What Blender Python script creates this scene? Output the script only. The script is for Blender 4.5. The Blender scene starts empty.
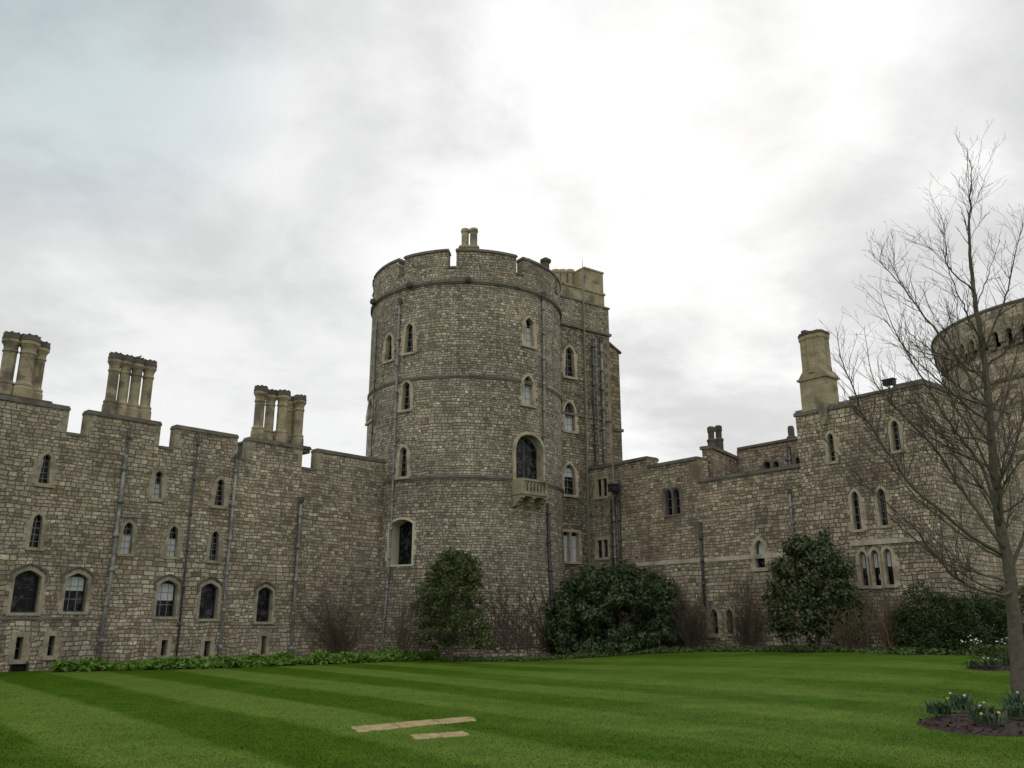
import bpy, bmesh, math, random
from mathutils import Vector, noise
from mathutils.geometry import tessellate_polygon
PI = math.pi
rnd = random.Random(11)
SC = bpy.context.scene
COL = SC.collection

# ------------------------------------------------------------------ camera, sky, sun, exposure
F, CX, CY, TP, H = 850.0, 512.0, 384.0, 0.2776, 1.6
PITCH = math.atan(TP); CP, SP = math.cos(PITCH), math.sin(PITCH)
cam = bpy.data.cameras.new('camera')
cam.sensor_fit = 'HORIZONTAL'; cam.sensor_width = 36.0; cam.lens = F / 1024 * 36
cam.clip_start = 0.1; cam.clip_end = 2000
co = bpy.data.objects.new('camera', cam); COL.objects.link(co)
co.location = (0, 0, H); co.rotation_euler = (PI / 2 + PITCH, 0, 0)
SC.camera = co
SC.view_settings.view_transform = 'Standard'
SC.view_settings.look = 'None'
SC.view_settings.gamma = 1.0
SC.view_settings.exposure = 0.3
SUN_EL, SUN_AZ = math.radians(31), math.radians(15.5)      # azimuth clockwise from +Y
SUN_DIR = Vector((math.sin(SUN_AZ) * math.cos(SUN_EL), math.cos(SUN_AZ) * math.cos(SUN_EL), math.sin(SUN_EL)))
sl = bpy.data.lights.new('sun', 'SUN'); sl.energy = 0.5; sl.angle = math.radians(40); sl.color = (1, .96, .9)
so = bpy.data.objects.new('sun', sl); COL.objects.link(so)
so.rotation_euler = (-SUN_DIR).to_track_quat('-Z', 'Y').to_euler()


class NT:
    """small node-tree writer"""
    def __init__(s, tree):
        s.t = tree; s.n = tree.nodes; s.l = tree.links
    def node(s, typ, **kw):
        n = s.n.new(typ)
        for k, v in kw.items(): setattr(n, k, v)
        return n
    def put(s, sock, v):
        if isinstance(v, bpy.types.NodeSocket): s.l.new(v, sock)
        elif v is not None: sock.default_value = v
    def math(s, op, a, b=None, c=None, clamp=False):
        n = s.node('ShaderNodeMath', operation=op, use_clamp=clamp)
        s.put(n.inputs[0], a)
        if b is not None: s.put(n.inputs[1], b)
        if c is not None: s.put(n.inputs[2], c)
        return n.outputs[0]
    def vmath(s, op, a, b=None):
        n = s.node('ShaderNodeVectorMath', operation=op)
        s.put(n.inputs[0], a)
        if b is not None: s.put(n.inputs[1], b)
        return n.outputs['Value'] if op in ('DOT_PRODUCT', 'LENGTH') else n.outputs[0]
    def noise(s, vec, scale, detail=3, rough=.55, dims='3D', dist=0.0):
        n = s.node('ShaderNodeTexNoise', noise_dimensions=dims)
        if dims == '1D': s.put(n.inputs['W'], vec)
        else: s.put(n.inputs['Vector'], vec)
        n.inputs['Scale'].default_value = scale; n.inputs['Detail'].default_value = detail
        n.inputs['Roughness'].default_value = rough; n.inputs['Distortion'].default_value = dist
        return n.outputs['Fac']
    def maprange(s, v, a, b, c=0.0, d=1.0, smooth=False):
        n = s.node('ShaderNodeMapRange', interpolation_type='SMOOTHSTEP' if smooth else 'LINEAR')
        s.put(n.inputs[0], v)
        for i, q in enumerate((a, b, c, d)): s.put(n.inputs[i + 1], q)
        return n.outputs[0]
    def mix(s, f, a, b, blend='MIX'):
        n = s.node('ShaderNodeMix', data_type='RGBA', blend_type=blend)
        s.put(n.inputs[0], f)
        for i, q in ((6, a), (7, b)):
            if isinstance(q, (tuple, list)) and len(q) == 3: q = (*q, 1)
            s.put(n.inputs[i], q)
        return n.outputs[2]
    def ramp(s, v, stops, interp='LINEAR'):
        n = s.node('ShaderNodeValToRGB'); cr = n.color_ramp; cr.interpolation = interp
        while len(cr.elements) < len(stops): cr.elements.new(1.0)
        for e, (p, c) in zip(cr.elements, stops): e.position = p; e.color = (*c, 1)
        s.put(n.inputs[0], v)
        return n.outputs[0]
    def sep(s, v):
        n = s.node('ShaderNodeSeparateXYZ'); s.put(n.inputs[0], v); return n.outputs
    def comb(s, x, y, z):
        n = s.node('ShaderNodeCombineXYZ')
        for i, q in enumerate((x, y, z)): s.put(n.inputs[i], q)
        return n.outputs[0]
    def bump(s, h, strength, dist):
        n = s.node('ShaderNodeBump'); n.inputs['Strength'].default_value = strength
        n.inputs['Distance'].default_value = dist; s.put(n.inputs['Height'], h)
        return n.outputs[0]


w = bpy.data.worlds.new('World'); SC.world = w; w.use_nodes = True
T = NT(w.node_tree); T.n.clear()
out = T.node('ShaderNodeOutputWorld'); bg = T.node('ShaderNodeBackground')
sky = T.node('ShaderNodeTexSky', sky_type='NISHITA', sun_disc=False)
sky.sun_elevation = SUN_EL; sky.sun_rotation = SUN_AZ
d = T.node('ShaderNodeTexCoord').outputs['Generated']
sx, sy, sz = T.sep(d)
zz = T.math('ADD', T.math('MAXIMUM', sz, 0.0), 0.22)
P2 = T.comb(T.math('DIVIDE', sx, zz), T.math('DIVIDE', sy, zz), 0.0)
n1 = T.noise(P2, 1.15, 7, .55, dist=.25)
n2 = T.noise(T.vmath('ADD', P2, (7.3, 2.1, 0)), .5, 3, .5, dist=.2)
n3 = T.noise(T.vmath('ADD', P2, (1.3, 9.1, 0)), 2.6, 7, .58, dist=.2)
cl = T.math('ADD', T.math('MULTIPLY', n1, .55), T.math('MULTIPLY', n2, .45))
cl = T.math('ADD', cl, T.math('MULTIPLY', T.math('SUBTRACT', n3, .5), .36))
base = T.maprange(cl, .41, .58, .565, .75, True)
sd = T.vmath('DOT_PRODUCT', T.vmath('NORMALIZE', d), tuple(SUN_DIR))
glow = T.maprange(T.math('ADD', sd, T.math('MULTIPLY', T.math('SUBTRACT', cl, .5), .40)), .915, 1.0, 0, 1, True)
lum = T.math('ADD', base, T.math('ADD', T.math('MULTIPLY', glow, .105), T.math('MULTIPLY', T.maprange(sy, .15, -.8, 0, 1, True), .18)))  # last term: extra brightness added to the unseen rear sky to lift the facades
veil = T.math('MULTIPLY', T.maprange(T.vmath('DOT_PRODUCT', T.vmath('NORMALIZE', d),
              tuple(Vector((-.43, .70, .56)).normalized())), 0.972, 1.0, 0, 1, True), .14)
lum = T.math('SUBTRACT', lum, T.math('MULTIPLY', veil, .9))
cc = T.mix(T.maprange(lum, .45, .75), (.985, .998, 1.0), (1, 1, .995))
cc = T.mix(1.0, cc, T.comb(lum, lum, lum), 'MULTIPLY')
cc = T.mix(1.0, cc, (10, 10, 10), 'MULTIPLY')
cc = T.mix(T.math('MULTIPLY', veil, 5.0, None, True), cc, T.mix(1.0, cc, (.86, .985, 1.0), 'MULTIPLY'))
hole = T.math('MULTIPLY', T.maprange(n2, .60, .74, 0, 1, True), .4)
fac = T.math('SUBTRACT', 1.0, T.math('ADD', .02, T.math('MAXIMUM', veil, T.math('MULTIPLY', hole, .5))))
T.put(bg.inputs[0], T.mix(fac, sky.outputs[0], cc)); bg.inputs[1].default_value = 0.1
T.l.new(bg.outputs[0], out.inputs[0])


# ------------------------------------------------------------------ camera geometry helpers
def ray(x, y):
    dx, dy = x - CX, CY - y
    return Vector((dx, F * CP - dy * SP, F * SP + dy * CP))


def at(x, y, Y):
    r = ray(x, y); return Vector((0, 0, H)) + r * (Y / r.y)


def sst(a, b, x):
    t = min(1, max(0, (x - a) / (b - a))); return t * t * (3 - 2 * t)


def gz(x, y):
    return .60 * sst(0, 14, x) * sst(15, 31, y)


def ground(px, py):
    r = ray(px, py); t = 0.004
    lo, hi = 0.0, 0.2
    for i in range(60):
        m = (lo + hi) / 2; p = Vector((0, 0, H)) + r * m
        if p.z > gz(p.x, p.y): lo = m
        else: hi = m
    p = Vector((0, 0, H)) + r * lo
    return Vector((p.x, p.y, gz(p.x, p.y)))


class Plane:
    """upright plane: s runs to the picture's right, n points out to the viewer"""
    def __init__(s, x, y, dx, dy):
        l = math.hypot(dx, dy); s.p = Vector((x, y, 0)); s.d = Vector((dx / l, dy / l, 0))
        s.n = Vector((s.d.y, -s.d.x, 0))
    def pt(s, u, z, n=0.0):
        return s.p + s.d * u + s.n * n + Vector((0, 0, z))
    def hit(s, px, py, n=0.0):
        r = ray(px, py); o = Vector((0, 0, H)); q = s.p + s.n * n
        t = (q - o).dot(s.n) / r.dot(s.n); h = o + r * t
        return (h - s.p).dot(s.d), h.z
    def shift(s, n, u=0.0):
        q = s.pt(u, 0, n); return Plane(q.x, q.y, s.d.x, s.d.y)


# ------------------------------------------------------------------ mesh helpers
BASE = {}


class MB:
    def __init__(s): s.v = []; s.f = []; s.sm = []
    def add(s, pts, faces, smooth=False):
        o = len(s.v); s.v += [Vector(p) for p in pts]
        for f in faces: s.f.append([o + i for i in f]); s.sm.append(smooth)
    def box(s, pl, u0, u1, z0, z1, n0, n1):
        p = [pl.pt(u, z, n) for z in (z0, z1) for (u, n) in ((u0, n1), (u1, n1), (u1, n0), (u0, n0))]
        s.add(p, [(3, 2, 1, 0), (4, 5, 6, 7), (0, 1, 5, 4), (1, 2, 6, 5), (2, 3, 7, 6), (3, 0, 4, 7)])
    def prism(s, pl, poly, n0, n1):
        """poly: list of (u,z) seen from outside, extruded from n0 (inside) to n1 (outside)"""
        a = sum(poly[i][0] * poly[(i + 1) % len(poly)][1] - poly[(i + 1) % len(poly)][0] * poly[i][1] for i in range(len(poly)))
        if a < 0: poly = poly[::-1]
        N = len(poly)
        p = [pl.pt(u, z, n1) for u, z in poly] + [pl.pt(u, z, n0) for u, z in poly]
        f = [tuple(range(N)), tuple(range(2 * N - 1, N - 1, -1))]
        f += [(i, N + i, N + (i + 1) % N, (i + 1) % N) for i in range(N)]
        s.add(p, f)
    def ring(s, pl, outer, inner, n0, n1, nin=None):
        """frame between two outlines with equal counts"""
        N = len(outer); nin = n0 if nin is None else nin
        p = [pl.pt(u, z, n1) for u, z in outer] + [pl.pt(u, z, n1) for u, z in inner] + \
            [pl.pt(u, z, nin) for u, z in inner] + [pl.pt(u, z, n0) for u, z in outer]
        f = []
        for i in range(N):
            j = (i + 1) % N
            f += [(i, j, N + j, N + i), (N + i, N + j, 2 * N + j, 2 * N + i), (3 * N + i, 3 * N + j, j, i),
                  (2 * N + i, 2 * N + j, 3 * N + j, 3 * N + i)]
        s.add(p, f)
    def tube(s, pts, radii, k=6, smooth=True, caps=True):
        pts = [Vector(p) for p in pts]; N = len(pts); o = len(s.v)
        if not isinstance(radii, (list, tuple)): radii = [radii] * N
        for i in range(N):
            t = (pts[min(i + 1, N - 1)] - pts[max(i - 1, 0)])
            if t.length < 1e-9: t = Vector((0, 0, 1))
            t.normalize()
            a = Vector((0, 1, 0)) if abs(t.y) < .9 else Vector((1, 0, 0))
            e1 = t.cross(a).normalized(); e2 = t.cross(e1)
            for q in range(k):
                th = 2 * PI * q / k
                s.v.append(pts[i] + (e1 * math.cos(th) + e2 * math.sin(th)) * radii[i])
        for i in range(N - 1):
            for q in range(k):
                r = (q + 1) % k
                s.f.append([o + i * k + q, o + i * k + r, o + (i + 1) * k + r, o + (i + 1) * k + q]); s.sm.append(smooth)
        if caps:
            s.f.append([o + q for q in range(k - 1, -1, -1)]); s.sm.append(False)
            s.f.append([o + (N - 1) * k + q for q in range(k)]); s.sm.append(False)
    def lathe(s, c, prof, k=16, a0=0.0, smooth=False):
        """prof: (r, z) from bottom to top about the vertical through c"""
        o = len(s.v); c = Vector(c)
        for r, z in prof:
            for q in range(k):
                th = a0 + 2 * PI * q / k
                s.v.append(Vector((c.x + r * math.cos(th), c.y + r * math.sin(th), c.z + z)))
        for i in range(len(prof) - 1):
            for q in range(k):
                r = (q + 1) % k
                s.f.append([o + i * k + q, o + i * k + r, o + (i + 1) * k + r, o + (i + 1) * k + q]); s.sm.append(smooth)
        s.f.append([o + q for q in range(k - 1, -1, -1)]); s.sm.append(False)
        s.f.append([o + (len(prof) - 1) * k + q for q in range(k)]); s.sm.append(False)
    def build(s, name, m, parent=None, uv=None, at=None, normals=False):
        L = Vector((0, 0, 0))
        if parent is not None: L = BASE.get(parent.name, L)
        elif at is not None: L = Vector(at)
        me = bpy.data.meshes.new(name)
        me.from_pydata([tuple(v - L) for v in s.v], [], s.f); me.update()
        me.polygons.foreach_set('use_smooth', s.sm)
        if normals:
            b = bmesh.new(); b.from_mesh(me); bmesh.ops.recalc_face_normals(b, faces=b.faces); b.to_mesh(me); b.free()
        me.materials.append(m)
        o = bpy.data.objects.new(name, me); COL.objects.link(o)
        BASE[o.name] = L
        if parent is not None: o.parent = parent
        else: o.location = L
        if uv: set_uv(o, uv)
        return o


def set_uv(o, fn):
    me = o.data; L = BASE[o.name]
    lay = me.uv_layers.new(name='uv') if not me.uv_layers else me.uv_layers[0]
    for p in me.polygons:
        c = p.center + L
        for li in p.loop_indices:
            lay.data[li].uv = fn(me.vertices[me.loops[li].vertex_index].co + L, p.normal, c)


def uv_plane(pl):
    def fn(v, n, c):
        r = v - pl.p; u, q = r.dot(pl.d), r.dot(pl.n)
        if abs(n.z) > .75: return (u, q)
        return (u, v.z) if abs(n.dot(pl.n)) > .6 else (q + 13.37, v.z)
    return fn


def uv_cyl(cx, cy, R):
    def fn(v, n, c):
        r0 = Vector((c.x - cx, c.y - cy, 0)); t0 = math.atan2(r0.x, -r0.y)
        t = math.atan2(v.x - cx, -(v.y - cy))
        if t - t0 > PI: t -= 2 * PI
        if t0 - t > PI: t += 2 * PI
        if abs(n.z) > .75: return (t * R, math.hypot(v.x - cx, v.y - cy))
        return (t * R, v.z)
    return fn


def uv_box(v, n, c):
    if abs(n.z) > .75: return (v.x, v.y)
    return (v.y, v.z) if abs(n.x) > abs(n.y) else (v.x, v.z)


def cut(o, cutter, fn):
    """boolean the openings out of a wall, then lay the UVs again"""
    c = cutter.build('cutter', o.data.materials[0], None, normals=False)
    c.location = (0, 0, 0)
    L = BASE[o.name]
    for v in c.data.vertices: v.co -= L
    md = o.modifiers.new('b', 'BOOLEAN'); md.operation = 'DIFFERENCE'; md.solver = 'EXACT'; md.object = c
    par = o.parent; o.parent = None; loc = o.location.copy(); o.location = (0, 0, 0)
    bpy.context.view_layer.update()
    dg = bpy.context.evaluated_depsgraph_get()
    me = bpy.data.meshes.new_from_object(o.evaluated_get(dg))
    o.modifiers.clear(); old = o.data; o.data = me; me.name = old.name
    o.parent = par; o.location = loc
    bpy.data.objects.remove(c)
    set_uv(o, fn)


def thing(name, loc, label, cat, group=None):
    o = bpy.data.objects.new(name, None); COL.objects.link(o)
    o.location = loc; o.empty_display_size = .3
    BASE[o.name] = Vector(loc); tag(o, label, cat, group)
    return o


def tag(o, label, cat, group=None, kind=None):
    o['label'] = label; o['category'] = cat
    if group: o['group'] = group
    if kind: o['kind'] = kind
    return o


# ------------------------------------------------------------------ materials
MATS = {}


def base_mat(name):
    m = bpy.data.materials.new(name); m.use_nodes = True
    t = NT(m.node_tree); b = m.node_tree.nodes['Principled BSDF']
    return m, t, b


def stone(name, h, wd, stops, mortar, stain=(.06, .055, .045), stain_amt=.55, lich=0.0, gain=1.5):
    """coursed rubble: rows of uneven height, stones of uneven width, each with a colour of its own"""
    m, t, b = base_mat(name)
    uv = t.node('ShaderNodeUVMap').outputs[0]
    u, v, _ = t.sep(uv)
    wob = t.noise(uv, 1.3, 2, .5, '2D')
    v = t.math('ADD', v, t.math('MULTIPLY', t.math('SUBTRACT', wob, .5), .12))
    wob2 = t.noise(uv, 9.0, 2, .5, '2D')
    v = t.math('ADD', v, t.math('MULTIPLY', t.math('SUBTRACT', wob2, .5), .032))
    pm = t.math('GREATER_THAN', t.noise(t.vmath('ADD', uv, (31.7, 5.1, 0)), .42, 2, .5, '2D'), .56)
    hs = t.math('MULTIPLY_ADD', pm, h * .24, h); ws = t.math('MULTIPLY_ADD', pm, wd * .3, wd)
    vr = t.math('DIVIDE', v, hs)
    vv = t.math('ADD', vr, t.math('MULTIPLY', t.noise(vr, .55, 1, .5, '1D'), .7))
    row = t.math('FLOOR', vv); fv = t.math('FRACT', vv)
    wn = t.node('ShaderNodeTexWhiteNoise', noise_dimensions='1D'); t.put(wn.inputs['W'], row); rr = wn.outputs['Value']
    uu = t.math('ADD', t.math('MULTIPLY', t.math('DIVIDE', u, ws), t.maprange(rr, 0, 1, .72, 1.3)),
                t.math('MULTIPLY', rr, 571.3))
    uu = t.math('ADD', uu, t.math('MULTIPLY', t.math('SUBTRACT', t.noise(uv, 7.0, 2, .5, '2D'), .5), .22))
    vo = t.node('ShaderNodeTexVoronoi', voronoi_dimensions='1D', feature='F1'); t.put(vo.inputs['W'], uu)
    vo.inputs['Scale'].default_value = 1; vo.inputs['Randomness'].default_value = .85
    ve = t.node('ShaderNodeTexVoronoi', voronoi_dimensions='1D', feature='DISTANCE_TO_EDGE'); t.put(ve.inputs['W'], uu)
    ve.inputs['Scale'].default_value = 1; ve.inputs['Randomness'].default_value = .85
    r1, r2, r3 = t.sep(vo.outputs['Color'])
    du = t.math('MULTIPLY', ve.outputs['Distance'], wd)
    dv = t.math('MULTIPLY', t.math('MINIMUM', fv, t.math('SUBTRACT', 1.0, fv)), h)
    e = t.math('SMOOTH_MIN', du, dv, .02)
    e = t.math('ADD', e, t.math('MULTIPLY', t.math('SUBTRACT', t.noise(uv, 22.0, 3, .6, '2D'), .5), .022))
    mask = t.maprange(e, .002, .021, 0, 1, True)
    col = t.ramp(r1, stops)
    col = t.mix(1.0, col, t.comb(*[t.maprange(r2, 0, 1, .80 * gain * q, 1.22 * gain * q) for q in (1.02, .99, .935)]), 'MULTIPLY')
    gr = t.noise(uv, 11.0, 6, .8, '2D')
    col = t.mix(1.0, col, t.comb(*[t.maprange(gr, .3, .7, .58, 1.42)] * 3), 'MULTIPLY')
    big = t.noise(t.vmath('MULTIPLY', uv, (1.0, .45, 1.0)), .55, 5, .62, '2D', .4)
    sk = t.math('MULTIPLY', t.maprange(t.noise(t.vmath('MULTIPLY', uv, (2.6, .16, 1.0)), 1.0, 4, .6, '2D', .3), .55, .75, 0, 1, True), .38)
    tone = t.maprange(t.noise(t.vmath('ADD', uv, (3.3, 8.8, 0)), .30, 3, .5, '2D'), .35, .65, .86, 1.16)
    st = t.math('MULTIPLY', t.maprange(big, .50, .72, 0, 1, True), stain_amt)
    if lich:
        l = t.math('MULTIPLY', t.maprange(t.noise(uv, 1.1, 4, .65, '2D'), .60, .72, 0, 1, True), lich)
        col = t.mix(l, col, (.27, .26, .22))
    col = t.mix(st, col, stain)
    col = t.mix(sk, col, (.085, .078, .066))
    col = t.mix(mask, mortar, col)
    col = t.mix(1.0, col, t.comb(tone, tone, tone), 'MULTIPLY')
    t.put(b.inputs['Base Color'], col); b.inputs['Roughness'].default_value = .92
    b.inputs['Specular IOR Level'].default_value = .25
    hgt = t.math('ADD', t.math('MULTIPLY', mask, t.maprange(r3, 0, 1, .55, 1.0)), t.math('MULTIPLY', gr, .35))
    t.put(b.inputs['Normal'], t.bump(hgt, .9, .035))
    return m


def plain(name, col, rough=.85, var=.25, scale=3.0, bump=.3, second=None, spec=.3, metal=0.0, sec_scale=None, joints=0):
    m, t, b = base_mat(name)
    oc = t.node('ShaderNodeTexCoord').outputs['Object']
    n = t.noise(oc, scale, 5, .65)
    c = t.mix(1.0, col, t.comb(*[t.maprange(n, .25, .75, 1 - var, 1 + var)] * 3), 'MULTIPLY')
    if second:
        n2 = t.noise(oc, sec_scale or scale * .45, 4, .6, dist=.4)
        c = t.mix(t.maprange(n2, .48, .66, 0, 1, True), c, second)
    if joints:
        jz = t.math('FRACT', t.math('DIVIDE', t.sep(t.node('ShaderNodeNewGeometry').outputs['Position'])[2], joints))
        c = t.mix(t.maprange(jz, .0, .07, .55, 0), c, (.07, .06, .045))
    t.put(b.inputs['Base Color'], c)
    b.inputs['Roughness'].default_value = rough; b.inputs['Metallic'].default_value = metal
    b.inputs['Specular IOR Level'].default_value = spec
    if bump: t.put(b.inputs['Normal'], t.bump(t.noise(oc, scale * 6, 4, .6), bump, .02))
    return m


def leaf(name, c1, c2, rough=.45, spec=.4, trans=0.15):
    m, t, b = base_mat(name)
    g = t.node('ShaderNodeNewGeometry').outputs['Random Per Island']
    oc = t.node('ShaderNodeTexCoord').outputs['Object']
    f = t.math('ADD', t.math('MULTIPLY', g, .65), t.math('MULTIPLY', t.maprange(t.noise(oc, 1.4, 3), .3, .7), .35))
    t.put(b.inputs['Base Color'], t.mix(f, c1, c2))
    b.inputs['Roughness'].default_value = rough; b.inputs['Specular IOR Level'].default_value = spec
    if trans:
        tr = t.node('ShaderNodeBsdfTranslucent'); t.put(tr.inputs[0], t.mix(f, c1, c2))
        ms = t.node('ShaderNodeMixShader'); ms.inputs[0].default_value = trans
        t.l.new(b.outputs[0], ms.inputs[1]); t.l.new(tr.outputs[0], ms.inputs[2])
        t.l.new(ms.outputs[0], m.node_tree.nodes['Material Output'].inputs[0])
    return m


warm = [(0, (.12, .10, .076)), (.15, (.18, .155, .12)), (.5, (.232, .207, .165)), (.75, (.28, .255, .205)), (.87, (.205, .155, .108)),
        (.92, (.165, .115, .08)), (.95, (.36, .33, .27)), (1, (.26, .22, .16))]
grey = [(0, (.115, .102, .082)), (.15, (.17, .153, .122)), (.5, (.228, .205, .165)), (.75, (.285, .262, .215)), (.87, (.185, .145, .10)),
        (.93, (.38, .355, .295)), (1, (.27, .215, .135))]
dark = [(0, (.08, .07, .056)), (.2, (.125, .108, .084)), (.55, (.175, .152, .118)), (.8, (.235, .21, .16)),
        (.9, (.22, .165, .09)), (1, (.30, .27, .21))]
pale = [(0, (.12, .098, .075)), (.16, (.175, .148, .113)), (.48, (.23, .20, .155)), (.76, (.29, .258, .202)),
        (.86, (.205, .15, .10)), (.94, (.36, .325, .26)), (1, (.25, .198, .13))]
M_left = stone('rubble_warm', .130, .205, warm, (.128, .109, .083), (.115, .092, .066), .4)
M_tower = stone('rubble_grey', .118, .18, grey, (.112, .097, .075), (.115, .094, .068), .4)
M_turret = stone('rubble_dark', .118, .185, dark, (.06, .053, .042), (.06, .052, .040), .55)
M_right = stone('rubble_pale', .132, .215, pale, (.118, .10, .076), (.118, .09, .064), .5)
M_block = stone('rubble_pale_block', .138, .195, pale, (.105, .089, .069), (.10, .075, .06), .55, lich=.35)
M_keep = stone('rubble_keep', .30, .5, pale, (.10, .085, .066), (.10, .08, .055), .4)
M_ashl = plain('dressed_stone_weathered', (.31, .272, .20), .92, .38, 4.0, .5, (.19, .165, .12))
M_butt = stone('buttress_rubble', .19, .30, [(0, (.09, .078, .058)), (.3, (.14, .118, .085)), (.6, (.185, .155, .105)), (.85, (.22, .165, .085)), (1, (.17, .15, .115))], (.09, .075, .05))
M_ash = plain('dressed_stone', (.41, .36, .26), .9, .32, 3.5, .4, (.27, .235, .165))
M_ashg = plain('coping_stone', (.16, .142, .118), .92, .35, 2.5, .4, (.10, .09, .078))
M_chim = plain('chimney_stone', (.335, .282, .178), .9, .35, 2.6, .4, (.14, .124, .092), joints=.34)
M_chimcap = plain('chimney_cap_stone', (.10, .088, .070), .95, .3, 2.0, .4, (.06, .055, .05))
M_white = plain('limewashed_reveal', (.55, .52, .40), .85, .12, 2, .15)
M_bal = plain('balcony_stone', (.31, .27, .18), .9, .25, 2.5, .3, (.17, .15, .11))
M_band = plain('band_stone', (.46, .41, .33), .9, .25, 2.0, .4, (.27, .23, .18))
M_quoin = plain('quoin_stone', (.235, .192, .13), .92, .3, 1.4, .4, (.15, .12, .08))
M_pipe = plain('lead_pipe', (.235, .228, .215), .6, .3, 3, .15, (.10, .10, .10), spec=.5)
M_piped = plain('black_iron_pipe', (.055, .055, .055), .5, .3, 3, .15, spec=.5)
M_copper = plain('conductor_strip', (.24, .26, .19), .6, .15, 2, 0)
M_lead = plain('lead_came', (.22, .225, .225), .6, .2, 5, 0)
M_dark = plain('window_frame_dark', (.03, .028, .026), .6, .2, 3, 0)
M_wframe = plain('painted_frame', (.40, .39, .36), .6, .1, 3, 0)
M_blind = plain('white_blind', (.50, .52, .53), .8, .1, 3, 0)
M_curt = plain('curtain_cloth', (.075, .038, .026), .9, .3, 3, 0)
M_black = plain('black_void', (.012, .011, .010), .9, .1, 3, 0)
M_roof = plain('lead_roof', (.12, .12, .12), .7, .2, 1, .1)
M_cctv = plain('camera_housing', (.03, .03, .032), .5, .1, 3, 0)
M_bird = plain('feathers', (.04, .04, .045), .8, .2, 8, 0)
M_slab = plain('paving_slab_stone', (.36, .29, .135), .92, .35, 7, .8, (.20, .16, .075))
m, t, b = base_mat('window_glass'); M_glass = m
oc = t.node('ShaderNodeTexCoord').outputs['Object']
t.put(b.inputs['Base Color'], t.mix(t.maprange(t.noise(oc, 4.5, 3, .6), .48, .66, 0, 1, True), (.007, .008, .009), (.060, .063, .066)))  # paler noise patches paint reflections into the pane colour
b.inputs['Roughness'].default_value = .18; b.inputs['Specular IOR Level'].default_value = .14
t.put(b.inputs['Normal'], t.bump(t.noise(oc, 5.0, 2), .25, .02))


# ------------------------------------------------------------------ windows
def outline(kind, w_, h_, x0=0.0, z0=0.0, cusp=0.0, rise=None, K=10):
    a = w_ / 2; pts = []
    if kind == 'rect':
        top = [(a, h_), (-a, h_)]
        pts = [(-a, 0), (a, 0)] + [(a, h_ * i / K) for i in range(1, K)] + top + [(-a, h_ * i / K) for i in range(K - 1, 0, -1)]
    else:
        if rise is None: rise = {'lancet': 1.55 * a, 'tudor': .62 * a, 'seg': .30 * a}[kind]
        hs = h_ - rise; arc = []
        for i in range(K + 1):
            f = i / K
            if kind == 'lancet':
                c = (rise * rise - a * a) / (2 * a); R = a + c; al = math.asin(min(1, rise / R)) * f
                x, z = R * math.cos(al) - c, R * math.sin(al)
            elif kind == 'tudor':
                x = a * math.cos(PI / 2 * f); q = x / a; z = rise * (.55 * math.sqrt(max(0, 1 - q * q)) + .45 * (1 - q))
            else:
                x = a * (1 - f); q = x / a; z = rise * (1 - q * q)
            arc.append([x, hs + z])
        if cusp:
            for p in arc:
                p[0] *= 1 - cusp * math.exp(-((p[1] - hs - .12 * rise) / (.28 * rise)) ** 2)
        pts = [(-a, 0), (a, 0)] + [tuple(p) for p in arc] + [(-p[0], p[1]) for p in arc[-2::-1]]
    return [(x0 + x, z0 + z) for x, z in pts]


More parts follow.
